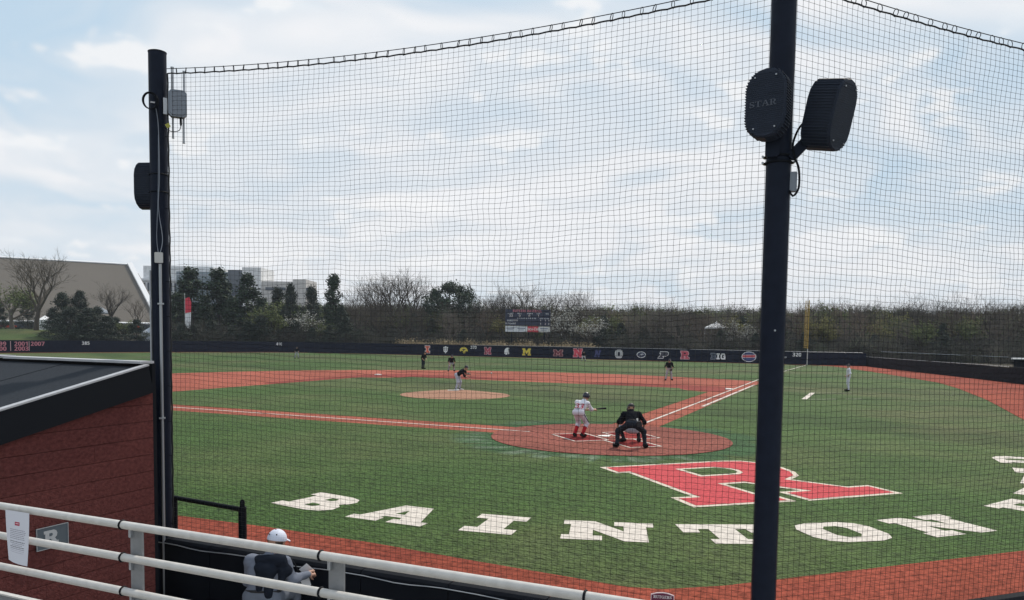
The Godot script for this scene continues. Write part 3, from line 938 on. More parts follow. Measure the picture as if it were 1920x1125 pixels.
func build_backstop() -> void:
	var d := Vector3(S2, 0, S2)
	var nrm := Vector3(-S2, 0, S2)     # towards the stands
	var wall := thing("backstop_wall", "black padded backstop wall below the netting, in front of spectator", "wall")
	var a := POLE_L + d * -0.25
	var n := 7
	var total := (POLE_R - POLE_L).length() + 0.4
	for k in n:
		var mb := MB.new()
		var p := a + d * (total * (k + 0.5) / n)
		mb.cbox(p + nrm * 0.02 + Vector3(0, 0.39, 0), Vector3(0.16, 0.80, total / n - 0.012), 0.03, Basis(nrm, Vector3.UP, nrm.cross(Vector3.UP)))
		put("pad", mb.done(), M.pad, wall)
	var c := MB.new()
	var pts := []
	for k in 40:
		pts.append(a + d * (total * k / 39.0) + nrm * (0.12 + 0.01 * sin(k * 1.7)) + Vector3(0, 0.735 + 0.012 * sin(k * 0.9), 0))
	c.tube(pts, [0.006], 5)
	put("tension_cable", c.done(), M.steel, wall)
	var wb := thing("home_backstop_wall", "black padded wall right of the near net pole", "wall")
	for k in 8:
		var mb := MB.new()
		mb.cbox(POLE_R + Vector3(0.2 + 1.3 * (k + 0.5), 0.39, 0.03), Vector3(0.16, 0.80, 1.288), 0.03, Basis(Vector3(0, 0, 1), Vector3.UP, Vector3(-1, 0, 0)))
		put("pad", mb.done(), M.pad, wb)

	# gate rail on the field side of the wall
	var gate := thing("pipe_gate", "short black pipe railing beside the left net pole", "railing")
	var g0 := Vector3(-13.15, 0, 12.55)
	var g1 := Vector3(-12.33, 0, 13.40)
	var mb2 := MB.new()
	mb2.tube([Vector3(g1.x, 0, g1.z), Vector3(g1.x, 1.25, g1.z)], [0.05], 12)
	put("post", mb2.done(), M.black, gate)
	mb2 = MB.new()
	mb2.tube([Vector3(g1.x, 1.25, g1.z), Vector3(g1.x, 1.28, g1.z), Vector3(g1.x, 1.31, g1.z), Vector3(g1.x, 1.335, g1.z), Vector3(g1.x, 1.345, g1.z)], [0.034, 0.03, 0.032, 0.024, 0.006], 10)
	put("post_cap", mb2.done(), M.black, gate)
	mb2 = MB.new()
	mb2.tube([Vector3(g0.x, 1.25, g0.z), Vector3(g1.x, 1.215, g1.z)], [0.032], 10)
	put("rail", mb2.done(), M.black, gate)
	mb2 = MB.new()
	mb2.tube([Vector3(g0.x, 0, g0.z), Vector3(g0.x, 1.25, g0.z)], [0.035], 10)
	put("post", mb2.done(), M.black, gate)

	build_net("backstop_net", "black square mesh netting between the two tall poles", POLE_L + d * 0.17, POLE_R - d * 0.02, 0.80, 6.66, 6.58, [0.078, 0.056], 0.055, 31)
	build_net("home_net", "black square mesh netting right of the near pole", POLE_R + Vector3(0.02, 0, 0), POLE_R + Vector3(7.2, 0, 0), 0.80, 6.60, 6.55, [0.062, 0.066], 0.056, 32)

func build_net(called: String, label: String, A: Vector3, B: Vector3, y0: float, yA: float, yB: float, spacing: Array, cv: float, sd: int) -> void:
	var net := thing(called, label, "netting")
	var d := (B - A).normalized()
	var nrm := d.cross(Vector3.UP)
	var len := (B - A).length()
	var us := [0.0]
	var u := 0.0
	while u < len:
		var w: float = lerpf(spacing[0], spacing[1], u / len)
		u += w
		us.append(minf(u, len))
	var nx := us.size()
	var ny := int(round((minf(yA, yB) - y0) / cv)) + 1
	var fn := FastNoiseLite.new()
	fn.seed = sd
	fn.frequency = 0.35
	var f2 := FastNoiseLite.new()
	f2.seed = sd + 9
	f2.frequency = 2.2
	var P := PackedVector3Array()
	P.resize(nx * ny)
	var top := func(uu: float) -> float:
		var t := uu / len
		return lerpf(yA, yB, t) - 0.16 * 4.0 * t * (1.0 - t)
	for i in nx:
		var uu: float = us[i]
		var yt: float = top.call(uu)
		var edge := sin(PI * clampf(uu / len, 0, 1))
		for j in ny:
			var tj := float(j) / (ny - 1)
			var lift := sin(PI * tj)
			var a := fn.get_noise_2d(uu, tj * 6.0) * 0.05 * edge + f2.get_noise_2d(uu, tj * 6.0) * 0.016 * (0.3 + edge)
			var b := fn.get_noise_2d(uu + 40.0, tj * 6.0) * 0.055 * lift + f2.get_noise_2d(uu + 40.0, tj * 6.0) * 0.014 * lift
			var o := fn.get_noise_2d(uu * 0.5 + 80.0, tj * 3.0) * 0.10 * edge * lift
			P[i * ny + j] = A + d * (uu + a) + Vector3.UP * (lerpf(y0, yt, tj) + b) + nrm * o
	var mb := MB.new()
	var r := 0.0017
	# upright twines then level twines, three-sided, with a knot at each crossing
	for pass_ in 2:
		var lines := nx if pass_ == 0 else ny
		var count := ny if pass_ == 0 else nx
		var side := d if pass_ == 0 else Vector3.UP
		var o0 := (side * 0.87 - nrm * 0.5) * r
		var o1 := (side * -0.87 - nrm * 0.5) * r
		var o2 := nrm * r
		for l in lines:
			var st := mb.v.size()
			for k in count:
				var p := P[l * ny + k] if pass_ == 0 else P[k * ny + l]
				for o in [o0, o1, o2]:
					mb.v.append(p + o)
					mb.n.append(o / r)
					mb.c.append(Color(1, 1, 1))
					mb.uv.append(Vector2.ZERO)
			for k in count - 1:
				var q := st + k * 3
				for e in 3:
					var e2 := (e + 1) % 3
					mb.ix.append(q + e); mb.ix.append(q + 3 + e); mb.ix.append(q + 3 + e2)
					mb.ix.append(q + e); mb.ix.append(q + 3 + e2); mb.ix.append(q + e2)
	var kr := 0.0044
	for p in P:
		var st := mb.v.size()
		for o in [d, -d, Vector3.UP, Vector3.DOWN, nrm, -nrm]:
			mb.v.append(p + o * kr)
			mb.n.append(o)
			mb.c.append(Color(1, 1, 1))
			mb.uv.append(Vector2.ZERO)
		for t in [[0, 2, 4], [2, 1, 4], [1, 3, 4], [3, 0, 4], [2, 0, 5], [1, 2, 5], [3, 1, 5], [0, 3, 5]]:
			mb.ix.append(st + t[0]); mb.ix.append(st + t[1]); mb.ix.append(st + t[2])
	var o2_ := put("mesh_twine", mb.done(), M.net, net)
	o2_.set_meta("kind", "stuff")
	# border rope, cable above it, hangers
	var rope := []
	var cable := []
	for i in nx:
		rope.append(P[i * ny + ny - 1] + Vector3(0, 0.004 * sin(i * 2.1), 0))
		cable.append(A + d * us[i] + Vector3(0, top.call(us[i]) + 0.055, 0) + nrm * 0.01)
	var m1 := MB.new()
	m1.tube(rope, [0.0085], 6)
	put("border_rope", m1.done(), M.net, net)
	m1 = MB.new()
	m1.tube(cable, [0.0045], 5)
	put("top_cable", m1.done(), M.black, net)
	m1 = MB.new()
	var er := []
	for j in ny:
		er.append(P[j] + d * 0.004 * sin(j * 1.3))
	m1.tube(er, [0.010], 6)
	put("edge_rope", m1.done(), M.net, net)
	u = 0.12
	var k2 := 0
	while u < len - 0.05:
		var idx := 0
		while idx < nx - 1 and us[idx] < u:
			idx += 1
		var lo: Vector3 = rope[idx] - Vector3(0, 0.012, 0)
		var hi: Vector3 = cable[idx] + Vector3(0, 0.008, 0)
		var mid := (lo + hi) * 0.5
		var ring := []
		var tilt := rng.randf_range(-0.35, 0.35)
		for q in 8:
			var an := TAU * q / 8.0
			ring.append(mid + Vector3.UP * cos(an) * (hi.y - lo.y) * 0.5 + d * (sin(an) * 0.017 + tilt * 0.03 * cos(an)) + nrm * sin(an) * 0.012)
		m1 = MB.new()
		m1.tube(ring, [0.0042], 4, false, true)
		put("hanger_ring", m1.done(), M.black, net)
		u += 0.155 + rng.randf_range(-0.025, 0.03)
		k2 += 1
	# ties from the side rope to the pole
	for j in range(3, ny, 8):
		m1 = MB.new()
		m1.tube([P[j], P[j] - d * 0.05 + Vector3(0, 0.01, 0), P[j] - d * 0.10], [0.004], 4, false)
		put("pole_tie", m1.done(), M.black, net)

func pill(w: float, h: float, n := 9) -> PackedVector2Array:
	var p := PackedVector2Array()
	var r := w * 0.5
	for k in n:
		var a := PI * k / (n - 1)
		p.append(Vector2(cos(a) * r, sin(a) * r + h * 0.5 - r))
	for k in n:
		var a := PI + PI * k / (n - 1)
		p.append(Vector2(cos(a) * r, sin(a) * r - h * 0.5 + r))
	return p

func shell(mb: MB, layers: Array, w: float, h: float) -> void:
	# layers: [z, scale]; a rounded pill shaped casting
	var ring0 := pill(w, h)
	var n := ring0.size()
	for i in layers.size() - 1:
		for k in n:
			var a := ring0[k]
			var b := ring0[(k + 1) % n]
			var z0: float = layers[i][0]
			var z1: float = layers[i + 1][0]
			var s0: float = layers[i][1]
			var s1: float = layers[i + 1][1]
			var k0 := Vector2(w * 0.5 * (1 - s0), 0)
			var f0 := Vector3(a.x * s0, a.y - signf(a.y) * k0.x, z0)
			var f1 := Vector3(b.x * s0, b.y - signf(b.y) * k0.x, z0)
			var k1 := w * 0.5 * (1 - s1)
			var g0 := Vector3(a.x * s1, a.y - signf(a.y) * k1, z1)
			var g1 := Vector3(b.x * s1, b.y - signf(b.y) * k1, z1)
			mb.quad(g0, g1, f1, f0)
	for e in [0, layers.size() - 1]:
		var z: float = layers[e][0]
		var s: float = layers[e][1]
		var kk := w * 0.5 * (1 - s)
		for k in n:
			var a := ring0[k]
			var b := ring0[(k + 1) % n]
			var A := Vector3(a.x * s, a.y - signf(a.y) * kk, z)
			var B := Vector3(b.x * s, b.y - signf(b.y) * kk, z)
			if e == 0:
				mb.tri(Vector3(0, 0, z), A, B)
			else:
				mb.tri(Vector3(0, 0, z), B, A)

# a flood light whose lamp side faces local -z; origin at the middle of its casting
func make_floodlight(label: String, deep: bool) -> Node3D:
	var w := 0.35
	var h := 0.60
	var f := thing("flood_light", label, "flood light", Vector3.ZERO, 0.0, "flood lights clamped to the net poles")
	var mb := MB.new()
	var back := 0.19 if deep else 0.085
	shell(mb, [[-0.075, 0.94], [-0.065, 1.0], [back - 0.012, 1.0], [back, 0.965]], w, h)
	put("casting", mb.done(), M.lamp, f)
	mb = MB.new()
	shell(mb, [[-0.085, 0.80], [-0.0755, 0.82]], w, h)
	put("lens", mb.done(), M.glass, f)
	mb = MB.new()
	shell(mb, [[back + 0.0005, 0.95], [back + 0.008, 0.93]], w, h)
	var plate := put("back_plate", mb.done(), M.lamp, f)
	# cooling ribs across the back and along both flanks
	var ribs := MB.new()
	for k in 30:
		var y := -0.25 + 0.5 * k / 29.0
		var lim := w * 0.5
		var over := absf(y) - (h * 0.5 - lim)
		var hw := lim
		if over > 0:
			hw = sqrt(maxf(lim * lim - over * over, 0.001))
		ribs.box(Vector3(0, y, back + 0.0095), Vector3(hw * 1.78, 0.005, 0.003))
	put("rib", ribs.done(), M.lamp, plate)
	for k in 24:
		var y := -0.27 + 0.54 * k / 23.0
		var lim := w * 0.5
		var over := maxf(absf(y) - (h * 0.5 - lim), 0.0)
		var hw := sqrt(maxf(lim * lim - over * over, 0.0004))
		for s in [-1.0, 1.0]:
			var q := MB.new()
			q.box(Vector3(s * (hw - 0.006), y, (back - 0.065) * 0.5 + 0.0), Vector3(0.026, 0.007, back + 0.05))
			put("fin", q.done(), M.lamp, f)
	if not deep:
		var t := put("lettering", text_mesh("STAR", 0.05, true, 0.002), flat_mat(0.042, 0.052, 0.074), plate)
		t.position = Vector3(-0.02, -0.01, back + 0.0125)
		t.scale = Vector3(1.25, 1, 1)
	for q in [Vector2(-0.09, 0.22), Vector2(0.09, 0.22), Vector2(-0.09, -0.22), Vector2(0.09, -0.22)]:
		var s2 := MB.new()
		s2.tube([Vector3(q.x, q.y, back + 0.012), Vector3(q.x, q.y, back + 0.022)], [0.007], 6)
		put("screw", s2.done(), M.steel, f)
	return f

func world_part(parent: Node3D, called: String, fill: Callable, m: Material) -> void:
	var mb := MB.new()
	fill.call(mb)
	var o := put(called, mb.done(), m, parent)
	o.transform = parent.transform.affine_inverse()

func cable_part(parent: Node, pts: Array, r: float, m: Material, called := "cable") -> void:
	var c := Curve3D.new()
	for i in pts.size():
		var a: Vector3 = pts[maxi(i - 1, 0)]
		var z: Vector3 = pts[mini(i + 1, pts.size() - 1)]
		c.add_point(pts[i], (a - z) / 6.0, (z - a) / 6.0)
	c.bake_interval = 0.03
	var out := []
	for p in c.get_baked_points():
		out.append(p)
	var mb := MB.new()
	mb.tube(out, [r], 5)
	put(called, mb.done(), m, parent)

func build_poles() -> void:
	var cam := Vector3(-12.74, 3.5, 23.9)
	for which in 2:
		var at := POLE_L if which == 0 else POLE_R
		var top := 6.93 if which == 0 else 7.15
		var label := "black steel net pole carrying the grey radio box and antennas" if which == 0 else "black steel net pole in the foreground carrying two flood lights"
		var pole := thing("net_pole", label, "pole", at, 0.0, "steel poles holding the backstop net")
		var mb := MB.new()
		mb.tube([Vector3(0, 0, 0), Vector3(0, 0.02, 0), Vector3(0, top, 0)], [0.107], 28, false)
		put("shaft", mb.done(), M.pole, pole)
		mb = MB.new()
		mb.tube([Vector3(0, top, 0), Vector3(0, top + 0.012, 0), Vector3(0, top + 0.02, 0)], [0.111, 0.111, 0.09], 28)
		put("cap", mb.done(), M.black, pole)
		mb = MB.new()
		mb.box(Vector3(0, 0.012, 0), Vector3(0.4, 0.024, 0.4), Basis(Vector3.UP, PI / 4))
		put("base_plate", mb.done(), M.black, pole)
		# towards the camera and to its right, level
		var tc := (cam - at) * Vector3(1, 0, 1)
		tc = tc.normalized()
		var rt := Vector3.UP.cross(tc)
		if which == 0:
			# galvanised conduit with a junction box on its top
			mb = MB.new()
			mb.tube([tc * 0.135 + Vector3(0, 0.05, 0), tc * 0.135 + Vector3(0, 4.30, 0)], [0.018], 10)
			put("conduit", mb.done(), M.steel, pole)
			mb = MB.new()
			mb.tube([tc * 0.04 - rt * 0.118 + Vector3(0, 0.05, 0), tc * 0.04 - rt * 0.118 + Vector3(0, 4.22, 0)], [0.011], 8)
			put("conduit", mb.done(), M.steel, pole)
			mb = MB.new()
			mb.cbox(tc * 0.145 - rt * 0.015 + Vector3(0, 4.375, 0), Vector3(0.098, 0.13, 0.06), 0.008, Basis(rt, Vector3.UP, tc))
			put("junction_box", mb.done(), M.pale, pole)
			for y in [0.9, 2.35, 3.8]:
				mb = MB.new()
				mb.box(tc * 0.14 + Vector3(0, y, 0), Vector3(0.075, 0.02, 0.05), Basis(rt, Vector3.UP, tc))
				put("conduit_strap", mb.done(), M.steel, pole)
			# thin wires hanging down the shaft
			cable_part(pole, [tc * 0.13 - rt * 0.03 + Vector3(0, 6.25, 0), tc * 0.125 + rt * 0.0 + Vector3(0, 6.0, 0), tc * 0.122 + rt * 0.005 + Vector3(0, 5.4, 0), tc * 0.12 - rt * 0.01 + Vector3(0, 5.0, 0), tc * 0.125 + rt * 0.03 + Vector3(0, 4.62, 0), tc * 0.15 + Vector3(0, 4.43, 0)], 0.005, M.greybox, "wire")
			cable_part(pole, [tc * 0.12 + Vector3(0, 5.9, 0), tc * 0.12 - rt * 0.012 + Vector3(0, 5.2, 0), tc * 0.125 - rt * 0.035 + Vector3(0, 4.65, 0), tc * 0.15 - rt * 0.02 + Vector3(0, 4.43, 0)], 0.004, M.greybox, "wire")
			for y in [5.42, 5.20]:
				mb = MB.new()
				var ring := []
				for k in 20:
					ring.append(Vector3(cos(TAU * k / 20.0) * 0.113, y + 0.006 * sin(TAU * k / 20.0), sin(TAU * k / 20.0) * 0.113))
				mb.tube(ring, [0.007], 5, false, true)
				put("strap", mb.done(), M.black, pole)
			# radio: grey weatherproof box with four antenna rods
			var radio := thing("radio_box", "grey weatherproof radio box with four antenna rods on left pole", "radio", at + rt * 0.205 + tc * 0.10 + Vector3(0, 6.30, 0), atan2(tc.x, tc.z))
			mb = MB.new()
			mb.cbox(Vector3(0.02, 0, 0.02), Vector3(0.215, 0.33, 0.10), 0.035)
			var bx := put("housing", mb.done(), M.greybox, radio)
			mb = MB.new()
			mb.cbox(Vector3(0.02, 0, 0.074), Vector3(0.18, 0.29, 0.008), 0.03)
			put("cover", mb.done(), M.greybox, bx)
			mb = MB.new()
			mb.box(Vector3(-0.115, -0.04, 0.0), Vector3(0.06, 0.2, 0.05))
			put("bracket", mb.done(), M.steel, radio)
			for q in [[-0.035, 0.16, 0.46, 0.017], [0.10, 0.15, 0.43, 0.014], [-0.035, -0.16, -0.42, 0.012], [0.09, -0.16, -0.47, 0.013]]:
				mb = MB.new()
				mb.tube([Vector3(q[0], q[1], -0.02), Vector3(q[0], q[2] - signf(q[2]) * 0.012, -0.02), Vector3(q[0], q[2] - signf(q[2]) * 0.0119, -0.02), Vector3(q[0], q[2], -0.02)], [q[3], q[3], q[3] * 1.25, q[3] * 1.25], 10)
				put("antenna", mb.done(), M.steel, radio)
			mb = MB.new()
			mb.tube([Vector3(0.055, -0.165, 0.03), Vector3(0.055, -0.24, 0.03), Vector3(0.055, -0.27, 0.03)], [0.014, 0.014, 0.007], 8)
			put("connector", mb.done(), M.black, radio)
			cable_part(radio, [Vector3(0.055, -0.27, 0.03), Vector3(0.03, -0.33, 0.04), Vector3(-0.06, -0.35, 0.05), Vector3(-0.15, -0.30, 0.06), Vector3(-0.20, -0.2, 0.06), Vector3(-0.2, -0.02, 0.05)], 0.005, M.black)
			mb = MB.new()
			mb.box(Vector3(-0.095, -0.285, 0.06), Vector3(0.05, 0.05, 0.004), Basis(Vector3(0, 0, 1), 0.6))
			put("warning_tag", mb.done(), flat_mat(0.35, 0.34, 0.05), radio)
			# coil of spare cable tied to the shaft
			var coil := thing("cable_coil", "coil of spare black cable tied to the left pole", "cable", at - rt * 0.09 + tc * 0.12 + Vector3(0, 6.30, 0), atan2(tc.x, tc.z))
			for k in 5:
				mb = MB.new()
				var ring := []
				for j in 26:
					var an := TAU * j / 26.0
					ring.append(Vector3(cos(an) * (0.072 + 0.004 * k) + 0.006 * sin(k * 2.0), sin(an) * (0.092 + 0.003 * k), 0.007 * k + 0.01 * sin(an + k)))
				mb.tube(ring, [0.0065], 5, false, true)
				put("loop", mb.done(), M.black, coil)
			mb = MB.new()
			mb.box(Vector3(0.03, -0.02, 0.03), Vector3(0.05, 0.016, 0.012))
			put("tie", mb.done(), M.trim, coil)
			var fl := make_floodlight("dark flood light half hidden behind the left pole", true)
			fl.position = at - rt * 0.145 - tc * 0.24 + Vector3(0, 5.31, 0)
			fl.rotation = Vector3(0, deg_to_rad(62), 0)
			mb = MB.new()
			mb.box(Vector3(0.02, -0.05, 0.17), Vector3(0.08, 0.1, 0.12))
			put("bracket", mb.done(), M.black, fl)
		else:
			for y in [5.085, 5.03]:
				mb = MB.new()
				var ring := []
				for k in 24:
					ring.append(Vector3(cos(TAU * k / 24.0) * 0.114, y, sin(TAU * k / 24.0) * 0.114))
				mb.tube(ring, [0.010], 6, false, true)
				put("clamp_band", mb.done(), M.black, pole)
				for s in [-1.0, 1.0]:
					mb = MB.new()
					mb.tube([rt * s * 0.12 + Vector3(0, y, 0) - tc * 0.03, rt * s * 0.135 + Vector3(0, y, 0) + tc * 0.05], [0.011], 6)
					put("clamp_bolt", mb.done(), M.steel, pole)
			var fa := make_floodlight("dark pill shaped flood light left of the foreground pole", false)
			fa.position = at - rt * 0.10 + tc * 0.20 + Vector3(0, 5.485, 0)
			fa.rotation = Vector3(deg_to_rad(-4), deg_to_rad(-39 - 17), deg_to_rad(1))
			world_part(fa, "bracket", func(w: MB): w.cbox(at - rt * 0.055 + tc * 0.12 + Vector3(0, 5.16, 0), Vector3(0.12, 0.20, 0.06), 0.02, Basis(rt, Vector3.UP, tc)), M.pole)
			var fb := make_floodlight("ribbed flood light tilted to the right of the foreground pole", true)
			fb.position = at + rt * 0.345 + tc * 0.05 + Vector3(0, 5.415, 0)
			fb.basis = Basis(Vector3.UP, deg_to_rad(20)) * Basis(Vector3(1, 0, 0), deg_to_rad(12))
			world_part(fb, "bracket", func(w: MB): w.cbox(at + rt * 0.17 + tc * 0.05 + Vector3(0, 5.14, 0), Vector3(0.09, 0.22, 0.05), 0.02, Basis(rt, Vector3.UP, tc) * Basis(Vector3(0, 0, 1), -0.75)), M.pole)
			cable_part(pole, [rt * 0.27 + Vector3(0, 5.40, 0) + tc * 0.05, rt * 0.17 + Vector3(0, 5.32, 0) + tc * 0.08, rt * 0.115 + Vector3(0, 5.18, 0) + tc * 0.08, rt * 0.13 + Vector3(0, 5.07, 0) + tc * 0.08, rt * 0.17 + Vector3(0, 4.96, 0) + tc * 0.06, rt * 0.175 + Vector3(0, 4.80, 0) + tc * 0.05, rt * 0.13 + Vector3(0, 4.73, 0) + tc * 0.05, rt * 0.10 + Vector3(0, 4.78, 0) + tc * 0.05], 0.010, M.black)
			mb = MB.new()
			mb.cbox(rt * 0.115 + Vector3(0, 4.86, 0), Vector3(0.09, 0.17, 0.07), 0.01, Basis(rt, Vector3.UP, tc))
			put("driver_box", mb.done(), M.greybox, pole)
			mb = MB.new()
			mb.tube([tc * 0.103 + rt * 0.02 + Vector3(0, 3.55, 0), tc * 0.112 + rt * 0.02 + Vector3(0, 3.55, 0)], [0.009], 8)
			put("bolt", mb.done(), M.steel, pole)

# ---------------------------------------------------------------- stand railing and platform
func build_railing() -> void:
	var d := Vector3(S2, 0, S2)
	var nrm := Vector3(-S2, 0, S2)
	var o := Vector3(-13.117, 0, 19.379)          # foot of the post at the left
	var rail := thing("guard_railing", "pale grey three pipe guard railing across the lower left foreground", "railing")
	var posts := [-1.262, 0.0, 1.262, 2.524, 3.786]
	for y in [2.474, 2.303, 2.124]:
		for i in posts.size() - 1:
			var mb := MB.new()
			mb.tube([o + d * (posts[i] - 0.02) + Vector3(0, y, 0) + nrm * 0.03, o + d * (posts[i + 1] - 0.028) + Vector3(0, y, 0) + nrm * 0.03], [0.0205], 18)
			put("pipe", mb.done(), M.rail, rail)
	for p in posts:
		var mb := MB.new()
		mb.cbox(o + d * (p + 0.035) + Vector3(0, 1.92, 0) - nrm * 0.012, Vector3(0.083, 1.06, 0.012), 0.003, Basis(d, Vector3.UP, nrm))
		var post := put("post", mb.done(), M.post, rail)
		for y in [2.474, 2.303, 2.124]:
			var ring := []
			for k in 16:
				var an := TAU * k / 16.0
				ring.append(o + d * (p - 0.022) + nrm * (0.03 + cos(an) * 0.0215) + Vector3(0, y + sin(an) * 0.0215, 0))
			var m := MB.new()
			m.tube(ring, [0.006], 6, false, true)
			put("pipe_clamp", m.done(), M.black, rail)
			m = MB.new()
			m.cbox(o + d * (p + 0.006) + nrm * 0.002 + Vector3(0, y - 0.045, 0), Vector3(0.016, 0.05, 0.016), 0.004, Basis(d, Vector3.UP, nrm))
			put("clamp_bolt", m.done(), M.steel, post)
	var tb := MB.new()
	tb.box(o + d * 1.2 + nrm * 0.02 + Vector3(0, 1.905, 0), Vector3(6.6, 0.11, 0.008), Basis(d, Vector3.UP, nrm))
	put("toe_board", tb.done(), M.post, rail)
	tb = MB.new()
	tb.box(o + d * 1.2 + nrm * 0.026 + Vector3(0, 1.965, 0), Vector3(6.6, 0.009, 0.03), Basis(d, Vector3.UP, nrm))
	put("toe_board_lip", tb.done(), M.rail, rail)
	var st := MB.new()
	st.box(o + d * 1.2 + nrm * 2.6 + Vector3(0, 1.70, 0), Vector3(9.0, 0.22, 5.1), Basis(d, Vector3.UP, nrm))
	var slab := structure("stand_platform", st.done(), M.concrete)
	slab.name = "stand_platform"

	# notice taped to the railing
	var n0 := o + d * -0.90 + nrm * 0.060
	var note := thing("paper_notice", "white printed paper notice taped to the top rail", "notice")
	var im := Image.create(128, 176, false, Image.FORMAT_RGB8)
	im.fill(Color(0.80, 0.81, 0.85))
	im.fill_rect(Rect2i(52, 36, 26, 12), Color(0.62, 0.12, 0.24))
	im.fill_rect(Rect2i(56, 40, 18, 3), Color(0.85, 0.75, 0.78))
	var r2 := RandomNumberGenerator.new()
	r2.seed = 4
	for k in 13:
		var y: int = 62 + k * 6 + (4 if k > 5 else 0)
		var x := 24 + (12 if k == 8 else 0)
		var dark := Color(0.18, 0.18, 0.22) if (k == 6 or k == 9) else Color(0.46, 0.46, 0.52)
		if k > 10:
			dark = Color(0.66, 0.66, 0.71)
		while x < 104 - (14 if k == 8 else 0):
			var w := r2.randi_range(3, 9)
			im.fill_rect(Rect2i(x, y, w, 2), dark)
			x += w + 2
	im.generate_mipmaps()
	var pm := StandardMaterial3D.new()
	pm.albedo_texture = ImageTexture.create_from_image(im)
	pm.roughness = 0.8
	var mb := MB.new()
	for i in 9:
		for j in 9:
			var a := i / 8.0
			var b := j / 8.0
			var curl := 0.02 * pow(b, 2.0) * (a - 0.4) + 0.012 * sin(a * PI) * b
			mb.vert(n0 + d * (a * 0.20 + 0.006 * b * (1 - a) - 0.01 * b * a) + Vector3(0, 2.468 - b * 0.285 - 0.01 * a * b, 0) + nrm * curl, nrm, Vector2(a, b))
	for i in 8:
		for j in 8:
			var q := i * 9 + j
			for e in [q, q + 9, q + 10, q, q + 10, q + 1]:
				mb.ix.append(e)
	put("sheet", mb.done(), pm, note)

	# team sign standing on the backstop wall, its top just in view
	var c := Vector3(-8.68, 0.79, 17.45)
	var sg := thing("team_sign", "maroon sign with white border and curved top on the backstop wall", "sign", c, atan2(-12.74 - c.x, 23.9 - c.z))
	var p := PackedVector2Array([Vector2(-0.115, 0), Vector2(0.115, 0), Vector2(0.11, 0.225), Vector2(0.055, 0.243), Vector2(0, 0.249), Vector2(-0.055, 0.243), Vector2(-0.11, 0.225)])
	mb = MB.new()
	mb.prism(p, Transform3D.IDENTITY, 0.0, 0.012)
	put("border", mb.done(), flat_mat(0.7, 0.55, 0.58), sg)
	mb = MB.new()
	mb.prism(Geometry2D.offset_polygon(p, -0.008)[0], Transform3D.IDENTITY, 0.012, 0.016)
	put("face", mb.done(), flat_mat(0.13, 0.012, 0.045), sg)
	var t := put("lettering", text_mesh("RUTGERS", 0.026, true, 0.002), flat_mat(0.75, 0.68, 0.70), sg)
	t.position = Vector3(0, 0.205, 0.018)

